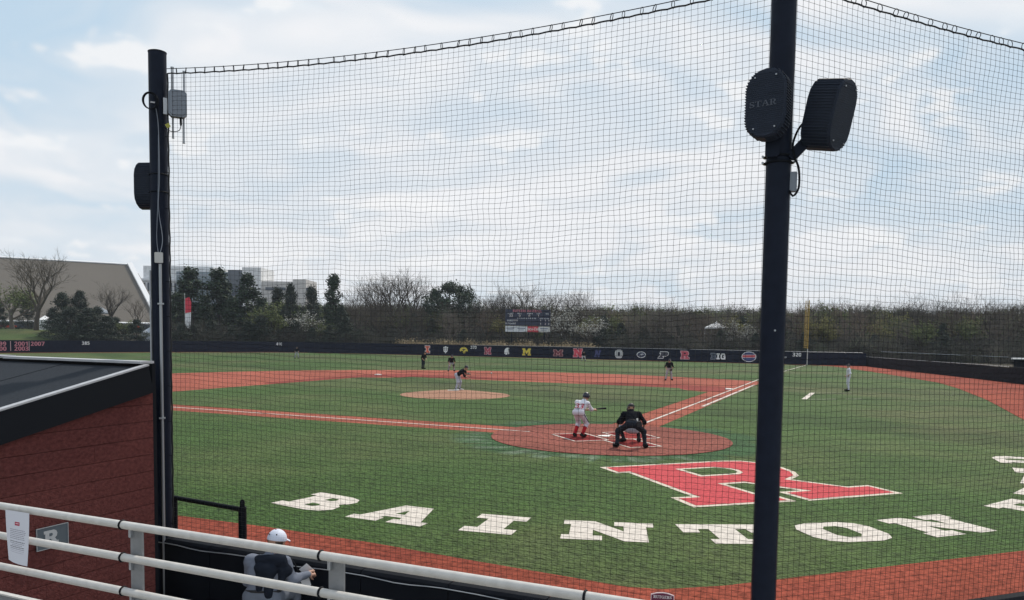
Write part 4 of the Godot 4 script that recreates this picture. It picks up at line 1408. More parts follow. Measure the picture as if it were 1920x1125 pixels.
# ---------------------------------------------------------------- dugout at the left
func build_dugout() -> void:
	var d := Vector3(S2, 0, -S2)          # along the side wall, towards the field
	var fx := Vector3(S2, 0, S2)          # out of the wall, towards the camera side
	var e := Vector3(-S2, 0, -S2)         # along the dugout front
	var corner := Vector3(-13.34, 0, 13.51)
	var bas := Basis(-d, Vector3.UP, fx)
	bas = Basis(d, Vector3.UP, fx)
	var dug := thing("dugout", "dugout with maroon block side wall, black fascia and dark sloping roof", "dugout")
	var courses := MB.new()
	courses.box(corner - d * 2.9 - fx * 0.16 + Vector3(0, 1.0, 0), Vector3(5.8, 2.0, 0.24), bas)
	var core := put("side_wall", courses.done(), M.mortar, dug)
	var variants := []
	for k in 4:
		var vb := MB.new()
		var bw := 0.3975
		var bh := 0.1945
		# split face: a slightly uneven front
		var gx := 4
		var gy := 3
		for i in gx:
			for j in gy:
				var q := []
				for c in [[0, 1], [1, 1], [1, 0], [0, 0]]:
					var ii: int = i + c[0]
					var jj: int = j + c[1]
					var bump := 0.0
					if ii > 0 and ii < gx and jj > 0 and jj < gy:
						bump = 0.001 + 0.002 * noise_b.get_noise_2d(ii * 40.0 + k * 300, jj * 40.0)
					q.append(Vector3(-bw * 0.5 + bw * ii / gx, -bh * 0.5 + bh * jj / gy, bump))
				vb.quad(q[0], q[1], q[2], q[3])
		vb.box(Vector3(0, 0, -0.031), Vector3(bw, bh, 0.06))
		variants.append(vb.done())
	for j in 15:
		for i in 15:
			var along := -0.2 - i * 0.4 - (0.2 if j % 2 else 0.0)
			var y := 0.085 + j * 0.2
			# the wall top follows the slope of the roof
			if y + 0.1 > 2.93 + along * 0.219:
				continue
			if i == 0 and j % 2:
				# half block that closes the course at the corner
				var hb := put("block", variants[j % 4], M.block, core)
				hb.transform = Transform3D(bas * Basis.from_scale(Vector3(0.5, 1, 1)), corner - d * 0.1 + Vector3(0, y, 0))
			var b := put("block", variants[(i * 7 + j * 3) % 4], M.block, core)
			b.transform = Transform3D(bas, corner + d * along + Vector3(0, y, 0) - fx * 0.0)
	# half block closing the even courses at the corner is hidden by the pole: a corner pier covers the ends
	var pier := MB.new()
	pier.box(corner + d * 0.03 - fx * 0.1 + Vector3(0, 1.4, 0), Vector3(0.06, 2.8, 0.18), bas)
	put("corner_pier", pier.done(), M.black, dug)
	# fascia board along the rake of the roof
	var slope := 0.219
	var up := Vector3(d.x, slope, d.z).normalized()
	var rb := Basis(up, fx.cross(up) * 1.0, fx)
	if rb.y.y < 0:
		rb.y = -rb.y
	var mid := corner - d * 2.94 + Vector3(0, 3.07 - 2.94 * slope, 0)
	var f := MB.new()
	f.box(mid + fx * 0.03 - rb.y * 0.165, Vector3(5.8, 0.32, 0.06), Basis(up, rb.y, fx))
	put("fascia", f.done(), M.black, dug)
	f = MB.new()
	f.box(mid + fx * 0.02 + rb.y * 0.008, Vector3(5.82, 0.018, 0.085), Basis(up, rb.y, fx))
	put("edge_trim", f.done(), M.trim, dug)
	# roof membrane in lapped strips
	for k in 12:
		f = MB.new()
		var wob := 0.004 * (k % 3)
		var w := 1.25
		f.box(mid + e * (0.08 + w * (k + 0.5)) - rb.y * (0.02 - wob), Vector3(5.7, 0.03, w - 0.01), Basis(up, rb.y, fx))
		put("roof_strip", f.done(), M.membrane, dug)
	# pale flashing along the high front edge and the black board below it
	var ft := corner + Vector3(0, 3.075, 0)
	for k in 6:
		f = MB.new()
		f.box(ft + e * (1.25 + 2.5 * k) - d * 0.06 + Vector3(0, 0.01 + 0.008 * (k % 2), 0), Vector3(0.20, 0.028, 2.47), Basis(d, Vector3.UP, -e))
		put("front_flashing", f.done(), M.trim, dug)
	f = MB.new()
	f.box(ft + e * 7.5 + d * 0.02 + Vector3(0, -0.19, 0), Vector3(0.05, 0.36, 15.0), Basis(d, Vector3.UP, -e))
	put("front_fascia", f.done(), M.black, dug)
	f = MB.new()
	f.box(corner - d * 5.6 + e * 7.5 + Vector3(0, 0.85, 0), Vector3(0.2, 1.7, 15.0), Basis(d, Vector3.UP, -e))
	put("rear_wall", f.done(), M.mortar, dug)
	f = MB.new()
	f.box(corner - d * 2.8 + e * 14.9 + Vector3(0, 0.9, 0), Vector3(5.6, 1.8, 0.2), bas)
	put("end_wall", f.done(), M.mortar, dug)
	for k in 4:
		f = MB.new()
		f.tube([corner + e * (0.4 + 4.7 * k), corner + e * (0.4 + 4.7 * k) + Vector3(0, 2.95, 0)], [0.06], 10)
		put("front_post", f.done(), M.black, dug)
	# small plaque on the block wall
	var pc := corner - d * 1.335 + fx * 0.022 + Vector3(0, 1.285, 0)
	var pl := thing("wall_plaque", "dark grey plaque with pale letter R on the maroon block wall", "plaque")
	f = MB.new()
	f.box(pc, Vector3(0.36, 0.235, 0.010), bas)
	put("plate", f.done(), flat_mat(0.085, 0.105, 0.125), pl)
	f = MB.new()
	for s in [-1.0, 1.0]:
		f.box(pc + d * 0.177 * s + fx * 0.0065, Vector3(0.006, 0.235, 0.004), bas)
		f.box(pc + Vector3(0, 0.1145 * s, 0) + fx * 0.0062, Vector3(0.345, 0.006, 0.0035), bas)
	put("border", f.done(), flat_mat(0.35, 0.36, 0.38), pl)
	var L := letter("R")
	for k in L.size():
		var q := PackedVector2Array()
		for v in poly_of(L[k]):
			q.append(Vector2((v.x - 0.66) * 0.15, (v.y - 0.5) * 0.15))
		f = MB.new()
		f.prism(q, Transform3D(bas, pc + fx * 0.005), 0.0, 0.003 + 0.002 * k)
		put("letter", f.done(), flat_mat(0.42, 0.43, 0.45) if k == 0 else flat_mat(0.085, 0.105, 0.125), pl)

# ---------------------------------------------------------------- bases, plate, ball
func build_bases() -> void:
	var f := Vector2(S2, -S2)
	var bag := func(called_label: String, x: float, z: float) -> void:
		var b := thing("base_bag", called_label, "base", Vector3(x, 0.018, z), PI / 4, "white bases of the diamond")
		var mb := MB.new()
		mb.cbox(Vector3(0, 0.035, 0), Vector3(0.42, 0.075, 0.42), 0.02)
		put("cushion", mb.done(), M.rubber, b)
		mb = MB.new()
		mb.box(Vector3(0, -0.003, 0), Vector3(0.36, 0.004, 0.36))
		put("anchor_plate", mb.done(), M.black, b)
	bag.call("white first base bag on the chalk line", 19.1, -19.35)
	bag.call("white second base bag on the far red dirt", 0.0, -38.79)
	bag.call("white third base bag behind the left pole", -19.1, -19.35)
	var pl := thing("home_plate", "white five sided home plate between the batter's boxes", "home plate", Vector3(0, 0.017, 0))
	var mb := MB.new()
	var p := PackedVector2Array([Vector2(0, 0), Vector2(0.216, 0.216), Vector2(0.216, 0.432), Vector2(-0.216, 0.432), Vector2(-0.216, 0.216)])
	mb.prism(p, Transform3D(Basis(Vector3.RIGHT, Vector3.FORWARD, Vector3.UP), Vector3.ZERO), 0.0, 0.012)
	put("slab", mb.done(), M.rubber, pl)
	mb = MB.new()
	for k in 5:
		var a := p[k]
		var c := p[(k + 1) % 5]
		mb.tube([Vector3(a.x, 0.008, -a.y), Vector3(c.x, 0.008, -c.y)], [0.007], 4, false)
	put("bevel", mb.done(), M.black, pl)
	var rb := thing("pitching_rubber", "white pitching rubber on top of the clay mound", "rubber", Vector3(0.1, 0.262, -18.55))
	mb = MB.new()
	mb.cbox(Vector3(0, 0.01, 0), Vector3(0.15, 0.03, 0.61), 0.008, Basis(Vector3.UP, PI / 2))
	put("slab", mb.done(), M.rubber, rb)
	var ball := thing("baseball", "white baseball in the air between pitcher and batter", "ball", Vector3(0.3, 1.525, -12.81))
	var s := SphereMesh.new()
	s.radius = 0.037
	s.height = 0.074
	s.radial_segments = 16
	s.rings = 8
	put("cover", s, M.rubber, ball)
	mb = MB.new()
	var seam := []
	for k in 40:
		var t := TAU * k / 40.0
		seam.append(Vector3(cos(t) + 0.32 * cos(3 * t), sin(t) - 0.32 * sin(3 * t), 1.0 * sin(2 * t)).normalized() * 0.0372)
	mb.tube(seam, [0.0016], 4, false, true)
	put("seam", mb.done(), M.redcloth, ball)

# ---------------------------------------------------------------- people
# distance field of tapered capsules, blended, meshed as surface nets
class Body:
	var v := PackedVector3Array()
	var n := PackedVector3Array()
	var t := PackedInt32Array()      # tag of the nearest bone, one per vertex
	var q := PackedInt32Array()      # quads, four indices each
	func add(bones: Array, cell: float, k: float) -> void:
		var lo := Vector3(1e9, 1e9, 1e9)
		var hi := -lo
		for b in bones:
			var r: float = maxf(b[2], b[3]) + cell * 3.0
			var rv := Vector3(r, r, r)
			lo = lo.min(b[0] - rv).min(b[1] - rv)
			hi = hi.max(b[0] + rv).max(b[1] + rv)
		var nx := int((hi.x - lo.x) / cell) + 2
		var ny := int((hi.y - lo.y) / cell) + 2
		var nz := int((hi.z - lo.z) / cell) + 2
		var f := PackedFloat32Array()
		f.resize(nx * ny * nz)
		f.fill(9.0)
		for b in bones:
			var A: Vector3 = b[0]
			var ba: Vector3 = b[1] - A
			var ra: float = b[2]
			var dr: float = b[3] - ra
			var inv := 1.0 / maxf(ba.length_squared(), 1e-9)
			var r: float = maxf(b[2], b[3]) + cell * 2.2 + k
			var rv := Vector3(r, r, r)
			var l := ((A.min(b[1]) - rv - lo) / cell).floor().max(Vector3.ZERO)
			var h := ((A.max(b[1]) + rv - lo) / cell).ceil().min(Vector3(nx - 1, ny - 1, nz - 1))
			for z in range(int(l.z), int(h.z) + 1):
				for y in range(int(l.y), int(h.y) + 1):
					var i := (z * ny + y) * nx + int(l.x)
					var p := lo + Vector3(l.x, y, z) * cell - A
					for x in range(int(l.x), int(h.x) + 1):
						var s := clampf(p.dot(ba) * inv, 0.0, 1.0)
						var dd := (p - ba * s).length() - (ra + dr * s)
						var o := f[i]
						if o > 8.0:
							f[i] = dd
						else:
							var e := maxf(k - absf(o - dd), 0.0) / k
							f[i] = minf(o, dd) - e * e * k * 0.25
						i += 1
						p.x += cell
		var ids := PackedInt32Array()
		ids.resize(nx * ny * nz)
		ids.fill(-1)
		var sy := nx
		var sz := nx * ny
		var lim := cell * 2.0
		var cells := PackedInt32Array()
		for z in nz - 1:
			for y in ny - 1:
				var i := (z * ny + y) * nx
				for x in nx - 1:
					var c0 := f[i]
					if c0 < lim and c0 > -lim:
						var g := [c0, f[i + 1], f[i + sy], f[i + sy + 1], f[i + sz], f[i + sz + 1], f[i + sz + sy], f[i + sz + sy + 1]]
						var neg := 0
						for w in g:
							if w < 0.0:
								neg += 1
						if neg > 0 and neg < 8:
							var sum := Vector3.ZERO
							var cnt := 0
							for e in [[0, 1], [2, 3], [4, 5], [6, 7], [0, 2], [1, 3], [4, 6], [5, 7], [0, 4], [1, 5], [2, 6], [3, 7]]:
								var fa: float = g[e[0]]
								var fb: float = g[e[1]]
								if (fa < 0.0) != (fb < 0.0):
									var u := fa / (fa - fb)
									var pa := Vector3(e[0] & 1, (e[0] >> 1) & 1, e[0] >> 2)
									var pb := Vector3(e[1] & 1, (e[1] >> 1) & 1, e[1] >> 2)
									sum += pa.lerp(pb, u)
									cnt += 1
							var pos := lo + (Vector3(x, y, z) + sum / cnt) * cell
							var nn := Vector3(g[1] + g[3] + g[5] + g[7] - g[0] - g[2] - g[4] - g[6], g[2] + g[3] + g[6] + g[7] - g[0] - g[1] - g[4] - g[5], g[4] + g[5] + g[6] + g[7] - g[0] - g[1] - g[2] - g[3]).normalized()
							ids[i] = v.size()
							cells.append(i)
							v.append(pos)
							n.append(nn)
							var best := 1e9
							var bt := 0
							for b in bones:
								var ba2: Vector3 = b[1] - b[0]
								var s2 := clampf((pos - b[0]).dot(ba2) / maxf(ba2.length_squared(), 1e-9), 0, 1)
								var d2: float = (pos - b[0] - ba2 * s2).length() - lerpf(b[2], b[3], s2)
								if d2 < best:
									best = d2
									bt = b[4]
							t.append(bt)
					i += 1
		for i in cells:
			# edges of the cell's low corner along x, y, z
			var a := f[i] < 0.0
			for ax in 3:
				var st: int = 1 if ax == 0 else (sy if ax == 1 else sz)
				var s1: int = sy if ax == 0 else (sz if ax == 1 else 1)
				var s3: int = sz if ax == 0 else (1 if ax == 1 else sy)
				if a != (f[i + st] < 0.0):
					var q0 := ids[i]
					var q1 := ids[i - s1]
					var q2 := ids[i - s1 - s3]
					var q3 := ids[i - s3]
					if q0 >= 0 and q1 >= 0 and q2 >= 0 and q3 >= 0:
						if not a:
							for w in [q0, q1, q2, q3]:
								q.append(w)
						else:
							for w in [q3, q2, q1, q0]:
								q.append(w)
	var folds: FastNoiseLite = null
	func mesh(tags: Array, off: float, keep_all := false) -> ArrayMesh:
		var remap := {}
		var mb := MB.new()
		for i in range(0, q.size(), 4):
			if not keep_all and not (t[q[i]] in tags):
				continue
			var id := []
			for k in 4:
				var w := q[i + k]
				if not remap.has(w):
					var push := off
					var nn := n[w]
					if folds and off > 0.0:
						# creases in the cloth, drawn out across the limb
						var p := v[w] * Vector3(9.0, 22.0, 9.0)
						var f0 := folds.get_noise_3dv(p)
						push += 0.010 * f0 + 0.002
						var gx := folds.get_noise_3dv(p + Vector3(0.4, 0, 0)) - f0
						var gy := folds.get_noise_3dv(p + Vector3(0, 0.4, 0)) - f0
						var gz := folds.get_noise_3dv(p + Vector3(0, 0, 0.4)) - f0
						nn = (nn - Vector3(gx * 9.0, gy * 22.0, gz * 9.0) * 0.025).normalized()
					remap[w] = mb.vert(v[w] + n[w] * push, nn)
				id.append(remap[w])
			for e in [0, 1, 2, 0, 2, 3]:
				mb.ix.append(id[e])
		if mb.v.size() == 0:
			return null
		return mb.done()

enum { SKIN, JERSEY, TROUSERS, SOCK, SHOE, SOCK_R, SHOE_R, VEST }

func hand_bones(wrist: Vector3, dir: Vector3, palm: Vector3, left: bool, curl: float) -> Array:
	var d := dir.normalized()
	var pn := (palm - d * palm.dot(d)).normalized()
	var s := d.cross(pn) * (1.0 if left else -1.0)
	var B := []
	B.append([wrist + s * -0.018 + d * 0.02, wrist + s * -0.022 + d * 0.085, 0.020, 0.017, SKIN])
	B.append([wrist + s * 0.018 + d * 0.02, wrist + s * 0.022 + d * 0.085, 0.020, 0.017, SKIN])
	B.append([wrist - d * 0.03, wrist + d * 0.03, 0.026, 0.024, SKIN])
	var lens := [0.036, 0.042, 0.040, 0.031]
	for k in 4:
		var b := wrist + d * 0.088 + s * (0.031 - 0.0205 * k)
		var a1 := curl * 0.9
		var d1 := d * cos(a1) + pn * sin(a1)
		var d2 := d * cos(a1 * 2.0) + pn * sin(a1 * 2.0)
		var m: Vector3 = b + d1 * lens[k]
		B.append([b, m, 0.0096, 0.0088, SKIN])
		B.append([m, m + d2 * lens[k] * 0.85, 0.0088, 0.0075, SKIN])
	var tb := wrist + d * 0.03 + s * 0.034
	var td := (d * 0.62 + s * 0.55 + pn * 0.55 * (0.4 + curl)).normalized()
	B.append([wrist + d * 0.02 + s * 0.015, tb, 0.018, 0.014, SKIN])
	B.append([tb, tb + td * 0.036, 0.0125, 0.0105, SKIN])
	B.append([tb + td * 0.036, tb + td * 0.036 + (td + d * 0.5).normalized() * 0.028, 0.0105, 0.008, SKIN])
	return B

# J: joints in the person's own space, facing -z, right hand towards +x
func person(label: String, at: Vector3, yaw_deg: float, J: Dictionary, style: Dictionary, cell: float, group := "") -> Node3D:
	var o := thing("person", label, "person", at, deg_to_rad(-yaw_deg), group)
	var V := func(k: String) -> Vector3: return Vector3(J[k][0], J[k][1], J[k][2])
	var pel: Vector3 = V.call("pel")
	var che: Vector3 = V.call("che")
	var nec: Vector3 = V.call("nec")
	var hea: Vector3 = V.call("hea")
	var look: Vector3 = Vector3(0, 0, -1)
	if J.has("look"):
		look = V.call("look").normalized()
	var side: Vector3 = (V.call("sr") - V.call("sl")).normalized()
	var hside: Vector3 = (V.call("kr") - V.call("kl")) * Vector3(1, 0, 0)
	hside = Vector3.RIGHT
	var bulk: float = style.get("bulk", 1.0)
	var B := []
	var hl: Vector3 = pel - hside * 0.085
	var hr: Vector3 = pel + hside * 0.085
	var back := (che - pel).normalized()
	B.append([hl, hr, 0.112 * bulk, 0.112 * bulk, TROUSERS])
	B.append([pel + back * 0.09 - side * 0.05, che - side * 0.075, 0.105 * bulk, 0.118 * bulk, JERSEY])
	B.append([pel + back * 0.09 + side * 0.05, che + side * 0.075, 0.105 * bulk, 0.118 * bulk, JERSEY])
	B.append([che, nec - back * 0.03, 0.12 * bulk, 0.07, JERSEY])
	B.append([V.call("sl"), V.call("sr"), 0.066, 0.066, JERSEY])
	B.append([nec - back * 0.02, hea - Vector3(0, 0.03, 0), 0.055, 0.052, SKIN])
	var up := (hea - nec).normalized().lerp(Vector3.UP, 0.6).normalized()
	look = (look - up * look.dot(up)).normalized()
	B.append([hea + up * 0.035 - look * 0.012, hea + up * 0.02 + look * 0.012, 0.092, 0.088, SKIN])
	B.append([hea - up * 0.02 + look * 0.02, hea - up * 0.075 + look * 0.045, 0.066, 0.045, SKIN])
	for s in ["l", "r"]:
		var sh: Vector3 = V.call("s" + s)
		var el: Vector3 = V.call("e" + s)
		var ha: Vector3 = V.call("h" + s)
		var kn: Vector3 = V.call("k" + s)
		var an: Vector3 = V.call("a" + s)
		var to: Vector3 = V.call("t" + s)
		var hp := hl if s == "l" else hr
		B.append([sh, el, 0.060 * bulk, 0.047, JERSEY])
		B.append([el, el.lerp(ha, 0.2), 0.047, 0.045, JERSEY])
		B.append([el.lerp(ha, 0.2), ha, 0.044, 0.030, JERSEY if style.get("long", false) else SKIN])
		B.append([hp, kn, 0.098 * bulk, 0.068, TROUSERS])
		var sock: float = style.get("sock", 0.85)
		var cut := kn.lerp(an, sock)
		B.append([kn, cut, 0.066, lerpf(0.060, 0.042, sock), TROUSERS])
		B.append([cut, an, lerpf(0.056, 0.042, sock), 0.042, SOCK if s == "l" else SOCK_R])
		B.append([an, to, 0.046, 0.036, SHOE if s == "l" else SHOE_R])
		B.append([an + Vector3(0, -0.03, 0) - (to - an) * 0.2, to, 0.036, 0.034, SHOE if s == "l" else SHOE_R])
	var body := Body.new()
	body.folds = noise_fold
	body.add(B, cell, 0.045)
	var hc: float = style.get("hand_cell", 0.009)
	for s in ["l", "r"]:
		if style.get("no_hand", "") == s:
			continue
		var el: Vector3 = V.call("e" + s)
		var ha: Vector3 = V.call("h" + s)
		var palm := Vector3(0, -0.4, -0.6)
		if J.has("palm" + s):
			palm = V.call("palm" + s)
		var hdir: Vector3 = ha - el
		if J.has("dir" + s):
			hdir = V.call("dir" + s)
		body.add(hand_bones(ha, hdir, palm, s == "l", style.get("curl", 0.7)), hc, 0.006)
	# finer head: nose, brow, ears
	var right := look.cross(up)
	var H := [[hea + up * 0.035 - look * 0.012, hea + up * 0.02 + look * 0.012, 0.0925, 0.0885, SKIN], [hea - up * 0.02 + look * 0.02, hea - up * 0.078 + look * 0.05, 0.066, 0.043, SKIN],
		[hea + up * 0.012 + look * 0.092, hea - up * 0.022 + look * 0.112, 0.011, 0.016, SKIN], [hea + up * 0.03 + look * 0.085 - right * 0.03, hea + up * 0.03 + look * 0.085 + right * 0.03, 0.014, 0.014, SKIN],
		[hea - up * 0.055 + look * 0.087 - right * 0.018, hea - up * 0.055 + look * 0.087 + right * 0.018, 0.011, 0.011, SKIN],
		[hea + up * 0.02 + right * 0.092, hea - up * 0.02 + right * 0.090, 0.016, 0.011, SKIN], [hea + up * 0.02 - right * 0.092, hea - up * 0.02 - right * 0.090, 0.016, 0.011, SKIN]]
	body.add(H, maxf(0.010, cell * 0.55), 0.02)
	var skin: Color = style.get("skin", Color(0.48, 0.28, 0.20))
	put("body", body.mesh([], 0.0, true), flat_mat(skin.r, skin.g, skin.b), o)
	var names := {JERSEY: "jersey", TROUSERS: "trousers", SOCK: "socks", SHOE: "shoes", SOCK_R: "socks", SHOE_R: "shoes"}
	var called := {JERSEY: "jersey", TROUSERS: "trousers", SOCK: "sock", SHOE: "shoe", SOCK_R: "sock", SHOE_R: "shoe"}
	for tg in [JERSEY, TROUSERS, SOCK, SOCK_R, SHOE, SHOE_R]:
		var me := body.mesh([tg], 0.010)
		if me:
			var cc: Color = style[names[tg]]
			var key := "cloth%.3f%.3f%.3f" % [cc.r, cc.g, cc.b]
			if not M.has(key):
				M[key] = mat(cc.r, cc.g, cc.b, 0.9, 0.0, null, 1.0, 0.15)
				M[key].rim_enabled = false
			put(called[tg], me, M[key], o)
	# eyes
	for s in [-1.0, 1.0]:
		var e := SphereMesh.new()
		e.radius = 0.011
		e.height = 0.022
		e.radial_segments = 8
		e.rings = 4
		var eo := put("eye", e, flat_mat(0.03, 0.02, 0.02), o)
		eo.position = hea + up * 0.012 + look * 0.086 + right * 0.034 * s
	# hair at the back of the head
	var hb := MB.new()
	var hat: String = style.get("hat", "cap")
	var hcol: Color = style.get("hatcol", Color(0.02, 0.02, 0.025))
	var bas := Basis(right, up, -look)
	var C := hea + up * 0.028
	# hair shell over the back and sides
	for i in 6:
		for k in 14:
			var a0 := lerpf(-0.15, -1.0, i / 6.0)
			var a1 := lerpf(-0.15, -1.0, (i + 1) / 6.0)
			var b0 := lerpf(-1.75, 1.75, k / 14.0)
			var b1 := lerpf(-1.75, 1.75, (k + 1) / 14.0)
			var P := func(a: float, b: float) -> Vector3: return C + bas * (Vector3(sin(b) * cos(a), sin(a) + 0.12, cos(b) * cos(a)) * 0.104)
			hb.quad(P.call(a0, b0), P.call(a0, b1), P.call(a1, b1), P.call(a1, b0))
	put("hair", hb.done(), flat_mat(0.035, 0.025, 0.02), o)
	var dm := MB.new()
	var rad := 0.108 if hat == "cap" else 0.122
	var lowr := -0.05 if hat == "cap" else -0.55
	var rows := 8
	for i in rows:
		for k in 22:
			var a0 := lerpf(lowr, PI / 2, float(i) / rows)
			var a1 := lerpf(lowr, PI / 2, float(i + 1) / rows)
			var b0 := TAU * k / 22.0
			var b1 := TAU * (k + 1) / 22.0
			var mb_ := (b0 + b1) * 0.5
			# a helmet leaves the face open
			if hat != "cap" and cos(mb_) < -0.45 and a0 < 0.05:
				continue
			var P := func(a: float, b: float) -> Vector3:
				var w := rad * (1.0 + 0.05 * absf(cos(b)))
				return C + bas * Vector3(sin(b) * cos(a) * rad, sin(a) * rad * 1.06 + 0.012, cos(b) * cos(a) * w)
			dm.quad(P.call(a1, b0), P.call(a1, b1), P.call(a0, b1), P.call(a0, b0))
	var hm := flat_mat(hcol.r, hcol.g, hcol.b)
	if hat != "cap":
		hm = mat(hcol.r, hcol.g, hcol.b, 0.25)
	var dome := put(hat, dm.done(), hm, o)
	var bill := MB.new()
	for k in 10:
		var a0 := lerpf(-0.95, 0.95, k / 10.0)
		var a1 := lerpf(-0.95, 0.95, (k + 1) / 10.0)
		var blen: float = 0.072 if hat == "cap" else 0.05
		var P := func(a: float, ext: float, dy: float) -> Vector3:
			return C + bas * Vector3(sin(a) * (rad + ext * 0.35), 0.018 + dy - ext * 0.22 - 0.012 * absf(sin(a)), -cos(a) * (rad) - ext * cos(a) * 0.98)
		for dy in [0.0, 0.006]:
			bill.quad(P.call(a0, 0.0, dy), P.call(a1, 0.0, dy), P.call(a1, blen, dy), P.call(a0, blen, dy))
		bill.quad(P.call(a0, blen, 0.0), P.call(a1, blen, 0.0), P.call(a1, blen, 0.006), P.call(a0, blen, 0.006))
	put("bill", bill.done(), hm, dome)
	# belt
	var belt := MB.new()
	var ring := []
	var bc := pel + back * 0.075
	var fw := side.cross(back).normalized()
	for k in 22:
		var an := TAU * k / 22.0
		ring.append(bc + side * cos(an) * 0.178 * bulk + fw * sin(an) * 0.125 * bulk)
	belt.tube(ring, [0.016], 5, false, true)
	put("belt", belt.done(), flat_mat(0.015, 0.015, 0.018), o)
	if style.has("glove"):
		var s: String = style.glove
		var ha: Vector3 = V.call("h" + s)
		var dir: Vector3 = (ha - V.call("e" + s)).normalized()
		if J.has("dir" + s):
			dir = V.call("dir" + s).normalized()
		var g := Body.new()
		var sd := dir.cross(Vector3.UP).normalized()
		var gb := [[ha, ha + dir * 0.10, 0.05, 0.062, SKIN]]
		for k in 4:
			gb.append([ha + dir * 0.08 + sd * (0.05 - 0.033 * k), ha + dir * 0.21 + sd * (0.075 - 0.05 * k) + Vector3(0, -0.02, 0), 0.026, 0.022, SKIN])
		gb.append([ha + dir * 0.04 + sd * 0.06, ha + dir * 0.15 + sd * 0.13, 0.026, 0.022, SKIN])
		g.add(gb, 0.016, 0.02)
		var gc: Color = style.get("glovecol", Color(0.03, 0.02, 0.015))
		put("glove", g.mesh([], 0.0, true), flat_mat(gc.r, gc.g, gc.b), o)
	return o

func blendJ(base: Dictionary, over: Dictionary) -> Dictionary:
	var r := base.duplicate(true)
	for k in over:
		r[k] = over[k]
	return r

